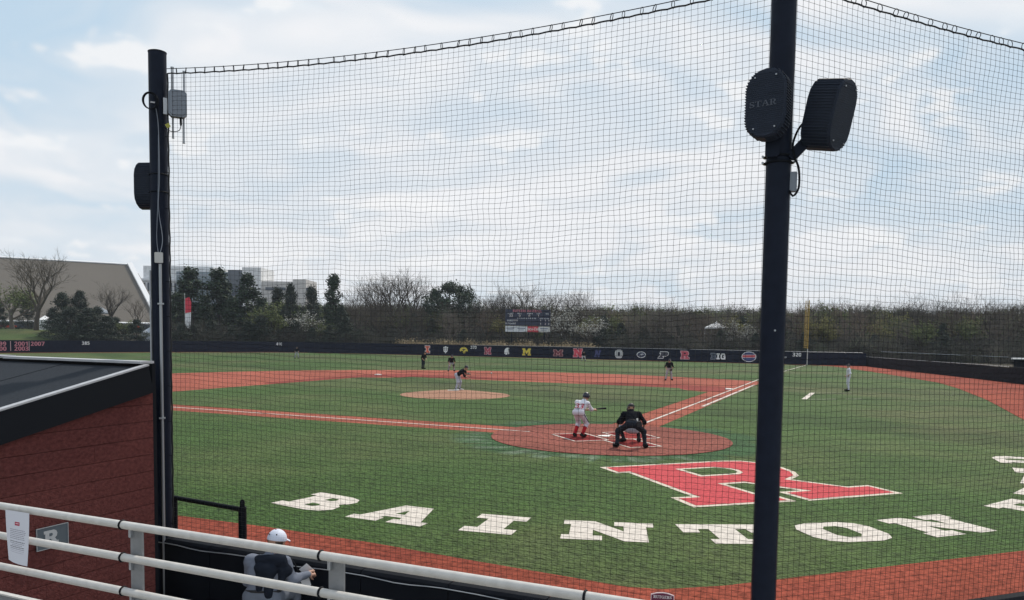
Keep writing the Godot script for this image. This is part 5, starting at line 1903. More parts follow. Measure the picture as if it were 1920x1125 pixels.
func build_people() -> void:
	var stand := {"pel": [0, 0.95, 0], "che": [0, 1.32, 0], "nec": [0, 1.50, 0.0], "hea": [0, 1.63, -0.02], "sl": [-0.19, 1.42, 0], "sr": [0.19, 1.42, 0], "el": [-0.25, 1.13, 0.03], "er": [0.25, 1.13, 0.03], "hl": [-0.25, 0.88, -0.06], "hr": [0.25, 0.88, -0.06],
		"kl": [-0.11, 0.50, -0.02], "kr": [0.11, 0.50, -0.02], "al": [-0.12, 0.08, 0.02], "ar": [0.12, 0.08, 0.02], "tl": [-0.15, 0.04, -0.16], "tr": [0.15, 0.04, -0.16]}
	var ready := {"pel": [0, 0.80, 0.12], "che": [0, 1.09, -0.14], "nec": [0, 1.22, -0.26], "hea": [0, 1.32, -0.34], "sl": [-0.20, 1.15, -0.17], "sr": [0.20, 1.15, -0.17], "el": [-0.29, 0.90, -0.15], "er": [0.29, 0.90, -0.15], "hl": [-0.22, 0.66, -0.24], "hr": [0.22, 0.66, -0.24],
		"kl": [-0.20, 0.46, -0.14], "kr": [0.20, 0.46, -0.14], "al": [-0.25, 0.08, 0.02], "ar": [0.25, 0.08, 0.02], "tl": [-0.30, 0.04, -0.15], "tr": [0.30, 0.04, -0.15]}
	var away := {"jersey": Color(0.012, 0.013, 0.017), "trousers": Color(0.36, 0.37, 0.41), "socks": Color(0.02, 0.02, 0.025), "shoes": Color(0.02, 0.02, 0.022), "hat": "cap", "hatcol": Color(0.012, 0.013, 0.02)}
	var home := {"jersey": Color(0.66, 0.66, 0.72), "trousers": Color(0.62, 0.62, 0.70), "socks": Color(0.42, 0.02, 0.03), "shoes": Color(0.02, 0.02, 0.02), "hat": "helmet", "hatcol": Color(0.012, 0.014, 0.03), "sock": 0.28}
	var ump := {"jersey": Color(0.010, 0.011, 0.015), "trousers": Color(0.022, 0.026, 0.035), "socks": Color(0.02, 0.02, 0.025), "shoes": Color(0.008, 0.008, 0.01), "hat": "cap", "hatcol": Color(0.01, 0.011, 0.015), "sock": 0.95}

	# batter squaring round to bunt
	var bat_pose := {"pel": [-0.02, 0.84, 0.16], "che": [0.0, 1.08, -0.08], "nec": [0.04, 1.22, -0.20], "hea": [0.07, 1.33, -0.27], "look": [0.1, -0.1, -1], "sl": [-0.18, 1.15, -0.10], "sr": [0.19, 1.13, -0.12], "el": [-0.22, 0.93, -0.28], "er": [0.27, 0.92, -0.27], "hl": [0.06, 0.88, -0.47], "hr": [0.30, 0.90, -0.46],
		"kl": [-0.12, 0.46, -0.10], "kr": [0.16, 0.45, -0.16], "al": [-0.16, 0.09, 0.12], "ar": [0.10, 0.09, 0.08], "tl": [-0.20, 0.05, -0.06], "tr": [0.14, 0.05, -0.10], "dirl": [0.5, 0.1, -0.6], "dirr": [0.3, 0.1, -0.7]}
	var batter := person("batter in white uniform numbered 33 squaring to bunt", Vector3(-0.95, 0.03, -0.22), 48.0, bat_pose, home, 0.019)
	var num := put("jersey_number", text_mesh("33", 0.21, false, 0.004), flat_mat(0.42, 0.02, 0.05), batter)
	num.transform = Transform3D(Basis(Vector3(1, 0, 0), deg_to_rad(-42)), Vector3(0.0, 1.05, 0.128))
	var stripe := MB.new()
	for s in [[-0.02 + 0.085 + 0.098, 0.80, 0.16, 0.16 + 0.075, 0.48, -0.15]]:
		stripe.tube([Vector3(s[0] + 0.012, s[1], s[2]), Vector3(s[3] + 0.012, s[4], s[5])], [0.013], 5)
	put("trouser_stripe", stripe.done(), flat_mat(0.02, 0.02, 0.03), batter)
	var bat := thing("baseball_bat", "black and brown baseball bat held level by the batter", "bat")
	var wrist := batter.transform * Vector3(0.16, 0.90, -0.52)
	bat.transform = Transform3D(Basis(Vector3(0.93, 0.06, 0.20).normalized(), Vector3.UP, Vector3.BACK).orthonormalized(), wrist)
	var mb := MB.new()
	mb.tube([Vector3(-0.28, 0, 0), Vector3(-0.265, 0, 0), Vector3(-0.255, 0, 0), Vector3(0.05, 0, 0)], [0.022, 0.024, 0.013, 0.013], 10)
	put("handle", mb.done(), M.wood, bat)
	mb = MB.new()
	mb.tube([Vector3(0.05, 0, 0), Vector3(0.2, 0, 0), Vector3(0.34, 0, 0), Vector3(0.5, 0, 0), Vector3(0.535, 0, 0), Vector3(0.545, 0, 0)], [0.013, 0.018, 0.028, 0.033, 0.03, 0.015], 12)
	put("barrel", mb.done(), M.black, bat)

	# plate umpire stooped with hands by the knees
	var ump_pose := {"pel": [0, 0.74, 0.22], "che": [0, 0.98, -0.02], "nec": [0.0, 1.12, -0.16], "hea": [0.0, 1.20, -0.20], "sl": [-0.23, 1.03, -0.06], "sr": [0.23, 1.03, -0.06], "el": [-0.38, 0.80, 0.0], "er": [0.40, 0.80, 0.02], "hl": [-0.42, 0.58, -0.14], "hr": [0.40, 0.60, -0.20],
		"kl": [-0.40, 0.48, -0.12], "kr": [0.40, 0.48, -0.12], "al": [-0.43, 0.08, 0.06], "ar": [0.43, 0.08, 0.06], "tl": [-0.50, 0.04, -0.12], "tr": [0.50, 0.04, -0.12]}
	var u1 := person("plate umpire in black stooping behind the catcher", Vector3(-0.52, 0.026, 2.45), 25.0, ump_pose, ump, 0.020)
	mb = MB.new()
	mb.cbox(Vector3(0.16, 0.86, 0.20), Vector3(0.05, 0.12, 0.03), 0.01, Basis(Vector3.UP, 0.5))
	put("ball_cloth", mb.done(), M.rubber, u1)
	mb = MB.new()
	mb.cbox(Vector3(0.20, 0.76, 0.28), Vector3(0.17, 0.17, 0.09), 0.03, Basis(Vector3.UP, 0.4))
	put("ball_bag", mb.done(), flat_mat(0.012, 0.013, 0.018), u1)

	# catcher crouching in front of him
	var cat_pose := {"pel": [0, 0.42, 0.20], "che": [0, 0.74, 0.0], "nec": [0, 0.90, -0.08], "hea": [0, 1.01, -0.12], "sl": [-0.19, 0.84, -0.02], "sr": [0.19, 0.84, -0.02], "el": [-0.28, 0.62, -0.16], "er": [0.30, 0.58, -0.02], "hl": [-0.16, 0.64, -0.42], "hr": [0.32, 0.40, 0.06],
		"kl": [-0.30, 0.44, -0.22], "kr": [0.30, 0.44, -0.22], "al": [-0.25, 0.09, 0.06], "ar": [0.25, 0.09, 0.06], "tl": [-0.32, 0.04, -0.10], "tr": [0.32, 0.04, -0.10]}
	var cst := blendJ(away, {"hat": "helmet", "sock": 0.12, "glove": "l", "no_hand": "l", "glovecol": Color(0.08, 0.04, 0.02)})
	person("catcher in grey trousers and black guards crouching before the umpire", Vector3(0.10, 0.026, 1.35), 12.0, cat_pose, cst, 0.020)

	# pitcher bent over in his follow-through
	var pit_pose := {"pel": [0, 0.90, 0.10], "che": [0.02, 1.12, -0.22], "nec": [0.04, 1.22, -0.36], "hea": [0.05, 1.31, -0.45], "sl": [-0.17, 1.20, -0.26], "sr": [0.20, 1.12, -0.30], "el": [-0.26, 0.98, -0.36], "er": [0.26, 0.88, -0.42], "hl": [-0.08, 0.98, -0.52], "hr": [0.10, 0.72, -0.66],
		"kl": [-0.12, 0.50, -0.05], "kr": [0.13, 0.50, 0.0], "al": [-0.13, 0.09, 0.0], "ar": [0.15, 0.09, 0.12], "tl": [-0.15, 0.05, -0.18], "tr": [0.18, 0.05, -0.06]}
	person("pitcher in black jersey bent forward on the clay mound", Vector3(0.62, 0.185, -19.2), 128.0, pit_pose, blendJ(away, {"trousers": Color(0.42, 0.44, 0.52), "shoes": Color(0.5, 0.5, 0.5), "glove": "l", "no_hand": "l", "long": false}), 0.024)

	# base umpire, shortstop, fielders
	var lean := blendJ(stand, {"che": [0, 1.26, -0.12], "nec": [0, 1.41, -0.2], "hea": [0, 1.52, -0.26], "sl": [-0.2, 1.33, -0.12], "sr": [0.2, 1.33, -0.12], "el": [-0.3, 1.06, -0.08], "er": [0.3, 1.06, -0.08], "hl": [-0.2, 0.90, -0.22], "hr": [0.2, 0.90, -0.22], "al": [-0.08, 0.08, 0.02], "ar": [0.08, 0.08, 0.06]})
	person("base umpire dressed all in black standing beyond second base", Vector3(6.56, gh(6.5, -50), -49.9), 150.0, lean, ump, 0.026)
	person("infielder in black jersey waiting behind the pitcher with hands low", Vector3(7.81, 0.006, -44.7), 190.0, ready, blendJ(away, {"glove": "l", "no_hand": "l"}), 0.026)
	person("first baseman in black jersey standing on the red dirt", Vector3(20.9, 0.006, -29.5), 205.0, blendJ(lean, {"al": [-0.24, 0.08, 0.02], "ar": [0.24, 0.08, 0.02], "kl": [-0.17, 0.49, -0.06], "kr": [0.17, 0.49, -0.06], "tl": [-0.27, 0.04, -0.14], "tr": [0.27, 0.04, -0.14]}), blendJ(away, {"glove": "l", "no_hand": "l"}), 0.026)
	person("outfielder in dark jersey far away below the number 410", Vector3(-0.9, gh(-0.9, -91), -91.0), 180.0, blendJ(lean, {"al": [-0.26, 0.08, 0.02], "ar": [0.26, 0.08, 0.02], "kl": [-0.18, 0.49, -0.06], "kr": [0.18, 0.49, -0.06]}), away, 0.030)
	person("outfielder crouching far away beside the red N emblem", Vector3(39.3, gh(39.3, -82), -82.0), 200.0, ready, blendJ(away, {"trousers": Color(0.5, 0.5, 0.54)}), 0.030)
	# first base coach
	var coach := blendJ(stand, {"el": [-0.33, 1.16, 0.06], "hl": [-0.20, 1.00, -0.05], "er": [0.30, 1.15, 0.04], "hr": [0.17, 0.99, -0.12], "al": [-0.14, 0.08, 0.02], "ar": [0.12, 0.08, 0.06], "kl": [-0.12, 0.50, -0.03], "kr": [0.10, 0.5, -0.01], "dirr": [-0.5, -0.4, -0.3], "dirl": [0.5, -0.4, -0.3], "look": [-0.1, 0, -1]})
	person("first base coach in white uniform standing on the grass", Vector3(26.8, 0.006, -17.05), 305.0, coach, blendJ(home, {"hat": "cap", "sock": 0.93, "socks": Color(0.02, 0.02, 0.02), "hatcol": Color(0.02, 0.02, 0.03)}), 0.022)

	# spectator by the backstop wall, seen from behind
	var spec := {"pel": [-0.02, 0.53, 0.06], "che": [0.0, 0.80, 0.0], "nec": [0.03, 0.985, -0.06], "hea": [0.06, 1.105, -0.11], "look": [0.1, -0.45, -1], "sl": [-0.19, 0.90, -0.01], "sr": [0.19, 0.91, -0.04], "el": [-0.25, 0.66, -0.06], "er": [0.26, 0.70, -0.08], "hl": [0.04, 0.68, -0.26], "hr": [0.34, 0.71, -0.30],
		"kl": [-0.15, 0.50, -0.36], "kr": [0.15, 0.50, -0.36], "al": [-0.15, 0.08, -0.30], "ar": [0.16, 0.08, -0.32], "tl": [-0.16, 0.04, -0.46], "tr": [0.18, 0.04, -0.48], "dirr": [0.35, 0.0, -0.6], "palmr": [-0.6, -0.4, 0], "dirl": [0.7, 0.0, -0.3], "palml": [0, 0.8, -0.3]}
	var sp := person("spectator in white cap and grey shirt seated by the backstop wall", Vector3(-12.135, 0.008, 14.83), 33.0, spec, {"jersey": Color(0.17, 0.19, 0.24), "trousers": Color(0.16, 0.18, 0.22), "socks": Color(0.1, 0.1, 0.1), "shoes": Color(0.03, 0.03, 0.03), "hat": "cap", "hatcol": Color(0.62, 0.66, 0.78), "sock": 0.95, "long": true, "bulk": 1.08, "hand_cell": 0.005, "curl": 1.0, "skin": Color(0.44, 0.25, 0.18)}, 0.014)
	# dark jacket slung over the shoulder
	var jk := Body.new()
	jk.folds = noise_fold
	jk.add([[Vector3(-0.05, 0.955, 0.07), Vector3(0.17, 0.955, 0.04), 0.045, 0.06, VEST], [Vector3(-0.03, 0.88, 0.125), Vector3(0.14, 0.86, 0.125), 0.04, 0.046, VEST], [Vector3(0.0, 0.86, 0.125), Vector3(0.0, 0.66, 0.16), 0.046, 0.03, VEST], [Vector3(0.10, 0.86, 0.125), Vector3(0.11, 0.60, 0.16), 0.05, 0.04, VEST], [Vector3(0.18, 0.955, 0.03), Vector3(0.235, 0.82, -0.03), 0.062, 0.055, VEST], [Vector3(0.21, 0.84, 0.03), Vector3(0.21, 0.73, 0.06), 0.05, 0.03, VEST]], 0.013, 0.05)
	put("slung_jacket", jk.mesh([], 0.004, true), mat(0.016, 0.020, 0.030, 0.9, 0.0, null, 1.0, 0.15), sp)
	var strap := MB.new()
	strap.tube([Vector3(0.15, 1.03, -0.02), Vector3(0.24, 0.98, -0.06), Vector3(0.29, 0.88, -0.10), Vector3(0.31, 0.80, -0.12)], [0.008], 5)
	put("strap", strap.done(), M.black, sp)
	var ch := thing("folding_chair", "dark folding chair under the seated spectator", "chair", Vector3(-12.135, 0.008, 14.83), deg_to_rad(-33.0))
	mb = MB.new()
	mb.cbox(Vector3(0, 0.405, -0.04), Vector3(0.42, 0.03, 0.40), 0.01)
	put("seat", mb.done(), M.black, ch)
	for q in [Vector3(-0.2, 0, -0.22), Vector3(0.2, 0, -0.22), Vector3(-0.2, 0, 0.14), Vector3(0.2, 0, 0.14)]:
		mb = MB.new()
		mb.tube([q, Vector3(q.x, 0.39, q.z)], [0.012], 6)
		put("leg", mb.done(), M.steel, ch)
	# holes and button on the cap
	var cap_c := Vector3(0.06, 1.105, -0.11) + Vector3(0, 0.028, 0)
	for q in [Vector3(0.0, 0.122, 0.01), Vector3(0.045, 0.085, 0.075), Vector3(-0.045, 0.085, 0.075)]:
		var bt := SphereMesh.new()
		bt.radius = 0.008
		bt.height = 0.016
		bt.radial_segments = 8
		bt.rings = 4
		var bo := put("cap_eyelet", bt, M.black, sp)
		bo.position = cap_c + q
	# folded paper in the spectator's hand
	var pap := thing("paper_sheet", "folded white scorecard held by the spectator", "paper")
	mb = MB.new()
	var px := sp.transform
	mb.box(px * Vector3(0.30, 0.735, -0.37), Vector3(0.11, 0.15, 0.003), Basis(px.basis.x, 0.4) * Basis(Vector3(0, 0, 1), 0.5))
	mb.box(px * Vector3(0.29, 0.61, -0.35), Vector3(0.10, 0.13, 0.003), Basis(px.basis.x, -0.3) * Basis(Vector3(0, 0, 1), 0.4))
	put("sheet", mb.done(), M.paper, pap)

# ---------------------------------------------------------------- trees
func branch(tr: MB, cr: MB, p: Vector3, dir: Vector3, len: float, r: float, depth: int, maxd: int, R: RandomNumberGenerator, up: float, twigs: int) -> void:
	var mb := tr if depth < 1 else cr
	var pts := [p]
	var rad := [r]
	var d := dir
	var q := p
	var segs := 4 if depth == 0 else 3
	for i in segs:
		d = (d + Vector3(R.randf_range(-0.16, 0.16), R.randf_range(-0.1, 0.1) + up * 0.10, R.randf_range(-0.16, 0.16))).normalized()
		q = q + d * len / segs
		pts.append(q)
		rad.append(r * lerpf(1.0, 0.52, float(i + 1) / segs))
	mb.tube(pts, rad, 6 if depth == 0 else (4 if depth == 1 else 3), false)
	if depth >= maxd:
		for k in twigs:
			var t := R.randf_range(0.15, 1.0)
			var a: Vector3 = (pts[1] as Vector3).lerp(pts[segs], t)
			var td := (d + Vector3(R.randf_range(-0.9, 0.9), R.randf_range(-0.35, 0.8), R.randf_range(-0.9, 0.9))).normalized()
			var tl := len * R.randf_range(0.35, 0.9)
			var w := td.cross(Vector3(R.randf_range(-1, 1), R.randf_range(-1, 1), R.randf_range(-1, 1))).normalized() * r * 0.55
			cr.blade(a, a + td * tl, w)
		return
	var kids := 4 if depth == 0 else R.randi_range(3, 4)
	if depth == 0:
		kids = 7
	for k in kids:
		var t := lerpf(0.32, 1.0, float(k + 1) / kids)
		if depth == 0:
			t = lerpf(0.48, 1.0, float(k) / (kids - 1))
		var i := mini(int(t * segs), segs - 1)
		var a: Vector3 = (pts[i] as Vector3).lerp(pts[i + 1], t * segs - i)
		var an := k * 2.4 + R.randf_range(-0.5, 0.5)
		var u := d.cross(Vector3(0.3, 0.1, 0.95)).normalized()
		var w := d.cross(u)
		var spread := R.randf_range(0.45, 0.85)
		var nd := (d * cos(spread) + (u * cos(an) + w * sin(an)) * sin(spread) + Vector3.UP * up * 0.25).normalized()
		branch(tr, cr, a, nd, len * R.randf_range(0.58, 0.78) * (1.0 if depth > 0 else 1.05), r * lerpf(0.62, 0.42, t), depth + 1, maxd, R, up, twigs)

func leaf_quad(mb: MB, c: Vector3, s: float, R: RandomNumberGenerator) -> void:
	var a := Vector3(R.randf_range(-1, 1), R.randf_range(-1, 1), R.randf_range(-1, 1)).normalized()
	var b := a.cross(Vector3(R.randf_range(-1, 1), R.randf_range(-1, 1), R.randf_range(-1, 1))).normalized()
	mb.quad(c - a * s, c + b * s * 0.6, c + a * s, c - b * s * 0.6)

# every prototype is 10 m high and is scaled when it is planted
func make_tree(kind: int, sd: int) -> Array:
	var R := RandomNumberGenerator.new()
	R.seed = sd
	var tr := MB.new()
	var cr := MB.new()
	var lf := MB.new()
	match kind:
		0, 6, 4, 5:
			var bark := Color(0.058, 0.050, 0.038)
			if kind == 6:
				bark = Color(0.076, 0.055, 0.040)
			# species differ in the tone of their bark
			var tone: float = [0.75, 1.15, 2.0][(sd / 5) % 3]
			bark = Color(bark.r * tone, bark.g * tone, bark.b * tone * (1.0 if tone < 1.5 else 1.12))
			tr.col = bark
			cr.col = Color(bark.r * 1.1, bark.g * 1.08, bark.b * 1.05)
			var low := 0.36 if (kind == 0 or kind == 6) else 0.24
			branch(tr, cr, Vector3.ZERO, Vector3(R.randf_range(-0.08, 0.08), 1, R.randf_range(-0.08, 0.08)).normalized(), 10.0 * low, 0.24 if kind != 6 else 0.16, 0, 4 if kind == 0 else 3, R, 0.5 if kind != 5 else 0.3, 8 if kind == 0 else 8)
			if kind == 4 or kind == 5:
				var base := (Color(0.21, 0.20, 0.060) if sd % 2 else Color(0.125, 0.155, 0.048)) if kind == 4 else Color(0.46, 0.46, 0.42)
				var n := cr.v.size()
				for k in (2600 if kind == 4 else 1500):
					var p := cr.v[R.randi_range(int(n * 0.1), n - 1)]
					var t := R.randf_range(0.6, 1.25)
					lf.col = Color(base.r * t, base.g * t, base.b * t)
					leaf_quad(lf, p + Vector3(R.randf_range(-0.2, 0.2), R.randf_range(-0.2, 0.2), R.randf_range(-0.2, 0.2)), R.randf_range(0.05, 0.12), R)
		1, 2, 3:
			tr.col = Color(0.06, 0.05, 0.042)
			tr.tube([Vector3(0, 0, 0), Vector3(0.05, 3, 0), Vector3(0, 6.5, 0.05), Vector3(0, 9.6, 0)], [0.2, 0.15, 0.09, 0.02], 6, false)
			var clumps := 260 if kind == 1 else (330 if kind == 2 else 74)
			for c in clumps:
				var h := R.randf()
				var y := 0.4 + 9.4 * h
				var rad := 0.0
				if kind == 1:
					rad = 1.95 * pow(sin(PI * clampf(0.12 + 0.86 * (1.0 - h), 0, 1) * 0.62), 1.1) * (0.75 + 0.3 * sin(h * 31.0 + sd))
				elif kind == 2:
					rad = 4.9 * pow(1.0 - h, 0.85) * (0.7 + 0.35 * sin(h * 23.0 + sd)) + 0.25
				else:
					h = sqrt(R.randf_range(0.16, 1.0))
					y = 10.0 * h
					rad = 3.4 * sin(PI * clampf((h - 0.3) / 0.78, 0.05, 1.0)) * (0.75 + 0.3 * sin(h * 19.0 + sd))
				var a := R.randf() * TAU
				var rr := rad * sqrt(R.randf_range(0.25, 1.0))
				var cp := Vector3(cos(a) * rr, y + (0.0 if kind != 2 else -rr * 0.12), sin(a) * rr)
				cr.col = tr.col
				if R.randf() < 0.35:
					cr.tube([Vector3(0, maxf(cp.y - rr * 0.35, 0.2), 0), cp], [0.05, 0.015], 3, false)
				var tone := R.randf_range(0.6, 1.35)
				var nl := 22 if kind != 3 else 46
				var size := 0.46 if kind == 1 else (0.6 if kind == 2 else 0.85)
				for k in nl:
					var o := Vector3(R.randfn(), R.randfn(), R.randfn()) * size * 0.42
					if kind == 1:
						o.y *= 1.5
					var t2 := tone * R.randf_range(0.7, 1.25)
					lf.col = Color(0.030 * t2, 0.052 * t2, 0.026 * t2) if kind != 2 else Color(0.027 * t2, 0.040 * t2, 0.026 * t2)
					leaf_quad(lf, cp + o, R.randf_range(0.09, 0.19), R)
	# bring every prototype to a height of exactly ten metres
	var top := 0.1
	for mb in [tr, cr, lf]:
		for p in mb.v:
			top = maxf(top, p.y)
	for mb in [tr, cr, lf]:
		for i in mb.v.size():
			mb.v[i] = mb.v[i] * (10.0 / top)
	return [tr.done(), cr.done() if cr.v.size() > 0 else null, lf.done() if lf.v.size() > 0 else null]

const NAMED_TREES := [
	[-44.6, -160.2, 17.5, 0, "large bare spreading tree in front of the beige sloped building", "", 1.15],
	[-51.9, -175.9, 10.5, 4, "hazy yellow green tree left of the large bare tree", "", 1.30],
	[-54.8, -180.3, 6.4, 2, "dark evergreen at the extreme left edge of the lawn", "", 1.00],
	[-49.9, -181.6, 8.9, 2, "dark rounded evergreen behind the large bare trunk", "", 0.80],
	[-37.9, -146.9, 8.7, 2, "left pointed evergreen of the dark clump on the lawn", "", 1.30],
	[-35.3, -149.2, 9.2, 2, "tallest spire of the dark evergreen clump on the lawn", "", 1.15],
	[-31.8, -144.6, 6.6, 2, "right broad evergreen of the dark clump on the lawn", "", 1.30],
	[-40.8, -154.5, 4.8, 2, "low evergreen beside the small white tent", "", 1.20],
	[-33.8, -183.0, 12.2, 0, "rounded bare tree before the right part of the beige building", "", 1.20],
	[-28.9, -145.6, 4.6, 2, "low dark evergreen shrub right of the lawn clump", "", 1.60],
	[-26.8, -142.7, 4.6, 4, "grey green bush beside the orange flag", "", 1.60],
	[-24.1, -130.9, 5.5, 2, "round dark bush just left of the left net pole", "", 1.70],
	[-26.8, -170.6, 8.5, 6, "small reddish bare tree near the left net pole", "", 1.20],
	[-42.0, -191.5, 10.0, 0, "slender bare tree behind the dark lawn evergreens", "", 1.00],
	[-36.1, -143.0, 6.5, 2, "wide evergreen filling the left of the dark lawn clump", "", 1.90],
	[-33.0, -141.8, 6.5, 2, "wide evergreen filling the middle of the dark lawn clump", "", 1.90],
	[-29.8, -140.6, 5.2, 2, "wide low evergreen at the right of the dark lawn clump", "", 2.10],
	[-18.0, -150.0, 10.2, 1, "first columnar evergreen to the right of the left net pole", "columnar evergreens beyond left centre field", 1.60],
	[-15.7, -155.6, 16.1, 1, "second columnar evergreen to the right of the left net pole", "columnar evergreens beyond left centre field", 1.60],
	[-12.9, -151.3, 10.5, 1, "third columnar evergreen to the right of the left net pole", "columnar evergreens beyond left centre field", 1.60],
	[-10.2, -155.6, 16.6, 1, "fourth columnar evergreen to the right of the left net pole", "columnar evergreens beyond left centre field", 1.60],
	[-7.5, -149.2, 10.2, 1, "fifth columnar evergreen to the right of the left net pole", "columnar evergreens beyond left centre field", 1.60],
	[-4.5, -152.4, 16.3, 1, "sixth columnar evergreen to the right of the left net pole", "columnar evergreens beyond left centre field", 1.60],
	[-2.1, -148.2, 11.1, 1, "seventh columnar evergreen to the right of the left net pole", "columnar evergreens beyond left centre field", 1.60],
	[2.0, -159.5, 13.9, 2, "broad evergreen below the left end of the tan wing", "", 0.80],
	[4.4, -154.3, 14.4, 2, "broad dark evergreen below the middle of the tan wing", "", 0.75],
	[9.4, -158.8, 14.4, 2, "broad dark evergreen at the right end of the tan wing", "", 0.80],
	[12.4, -147.0, 16.3, 1, "lone narrow evergreen spire standing apart against the sky", "", 1.00],
	[-0.1, -138.9, 10.3, 4, "yellow green shrub below the tan campus wing", "", 1.30],
	[4.7, -139.2, 8.3, 5, "white blossoming bush behind the number 410", "", 1.30],
	[8.4, -137.7, 7.1, 4, "dull green bush right of the white blossoming bush", "", 1.50],
	[12.7, -138.2, 9.4, 2, "low dark evergreen right of the lone spire", "", 1.00],
	[27.7, -159.4, 20.5, 0, "tallest bare tree above the woods, left of centre", "", 1.00],
	[32.7, -160.7, 19.8, 0, "bare tree just right of the tallest bare tree", "", 0.90],
	[24.8, -165.8, 19.0, 0, "bare tree just left of the tallest bare tree", "", 0.90],
	[20.2, -169.8, 16.9, 6, "thin bare tree right of the lone evergreen spire", "", 1.00],
	[38.1, -147.9, 16.0, 3, "tall dark pine rising above the woods near centre", "", 1.15],
	[42.0, -148.5, 15.2, 3, "dark pine on the right of the central pine pair", "", 1.00],
	[36.4, -153.9, 14.6, 3, "shorter dark pine left of the central pines", "", 0.80],
	[52.5, -153.1, 16.9, 0, "bare tree rising above the scoreboard's left end", "", 1.00],
	[57.4, -153.3, 17.6, 0, "bare tree rising above the scoreboard's middle", "", 1.00],
	[50.5, -158.1, 15.0, 0, "bare tree between the pines and the scoreboard", "", 1.00],
	[64.1, -146.5, 15.9, 0, "bare tree just right of the scoreboard top", "", 1.00],
	[70.0, -148.5, 16.8, 0, "upright bare tree standing clear right of the scoreboard", "", 0.70],
	[55.4, -121.9, 10.4, 5, "pale blossoming tree beside the scoreboard's right edge", "", 1.00],
	[58.7, -118.5, 8.1, 5, "pale blossoming bush farther right of the scoreboard", "", 1.40],
	[62.9, -121.1, 8.2, 2, "dark evergreen right of the pale blossoming bush", "", 1.00],
	[66.7, -120.7, 6.8, 2, "low dark evergreen behind the round grey emblem", "", 1.20],
	[87.3, -109.6, 7.9, 5, "white flowering tree right of the white pavilion", "", 1.20],
	[91.3, -110.2, 6.7, 5, "low white flowering bush left of the foreground pole", "", 1.30],
	[72.4, -121.8, 7.6, 2, "dark evergreen behind the oval emblem on the wall", "", 1.00],
	[117.6, -117.3, 12.5, 4, "dull green budding tree just right of the foul pole", "", 1.10],
	[137.4, -116.2, 15.0, 0, "bare tree above the woods left of the right pair", "", 1.00],
	[139.4, -113.2, 16.1, 0, "left bare tree of the tall pair at right", "", 1.10],
	[148.9, -111.7, 16.6, 0, "right bare tree of the tall pair at right", "", 1.10],
	[157.3, -104.2, 13.9, 0, "bare tree at the extreme right edge of the woods", "", 1.10],
	[147.6, -99.4, 9.5, 2, "dark evergreen near the right edge above the black fence", "", 1.10],
]

func plant(proto: Node3D, used: Dictionary, x: float, z: float, h: float, turn: float, label: String, group: String, wide := 1.0) -> Node3D:
	var o: Node3D
	if not used.has(proto):
		used[proto] = true
		o = proto
		o.set_meta("label", label)
		if group != "":
			o.set_meta("group", group)
	else:
		o = copy_of(proto, label, group)
		if group == "" and o.has_meta("group"):
			o.remove_meta("group")
	o.position = Vector3(x, gh(x, z) - 0.05, z)
	o.rotation.y = turn
	o.scale = Vector3(h * 0.1 * wide, h * 0.1, h * 0.1 * wide)
	return o

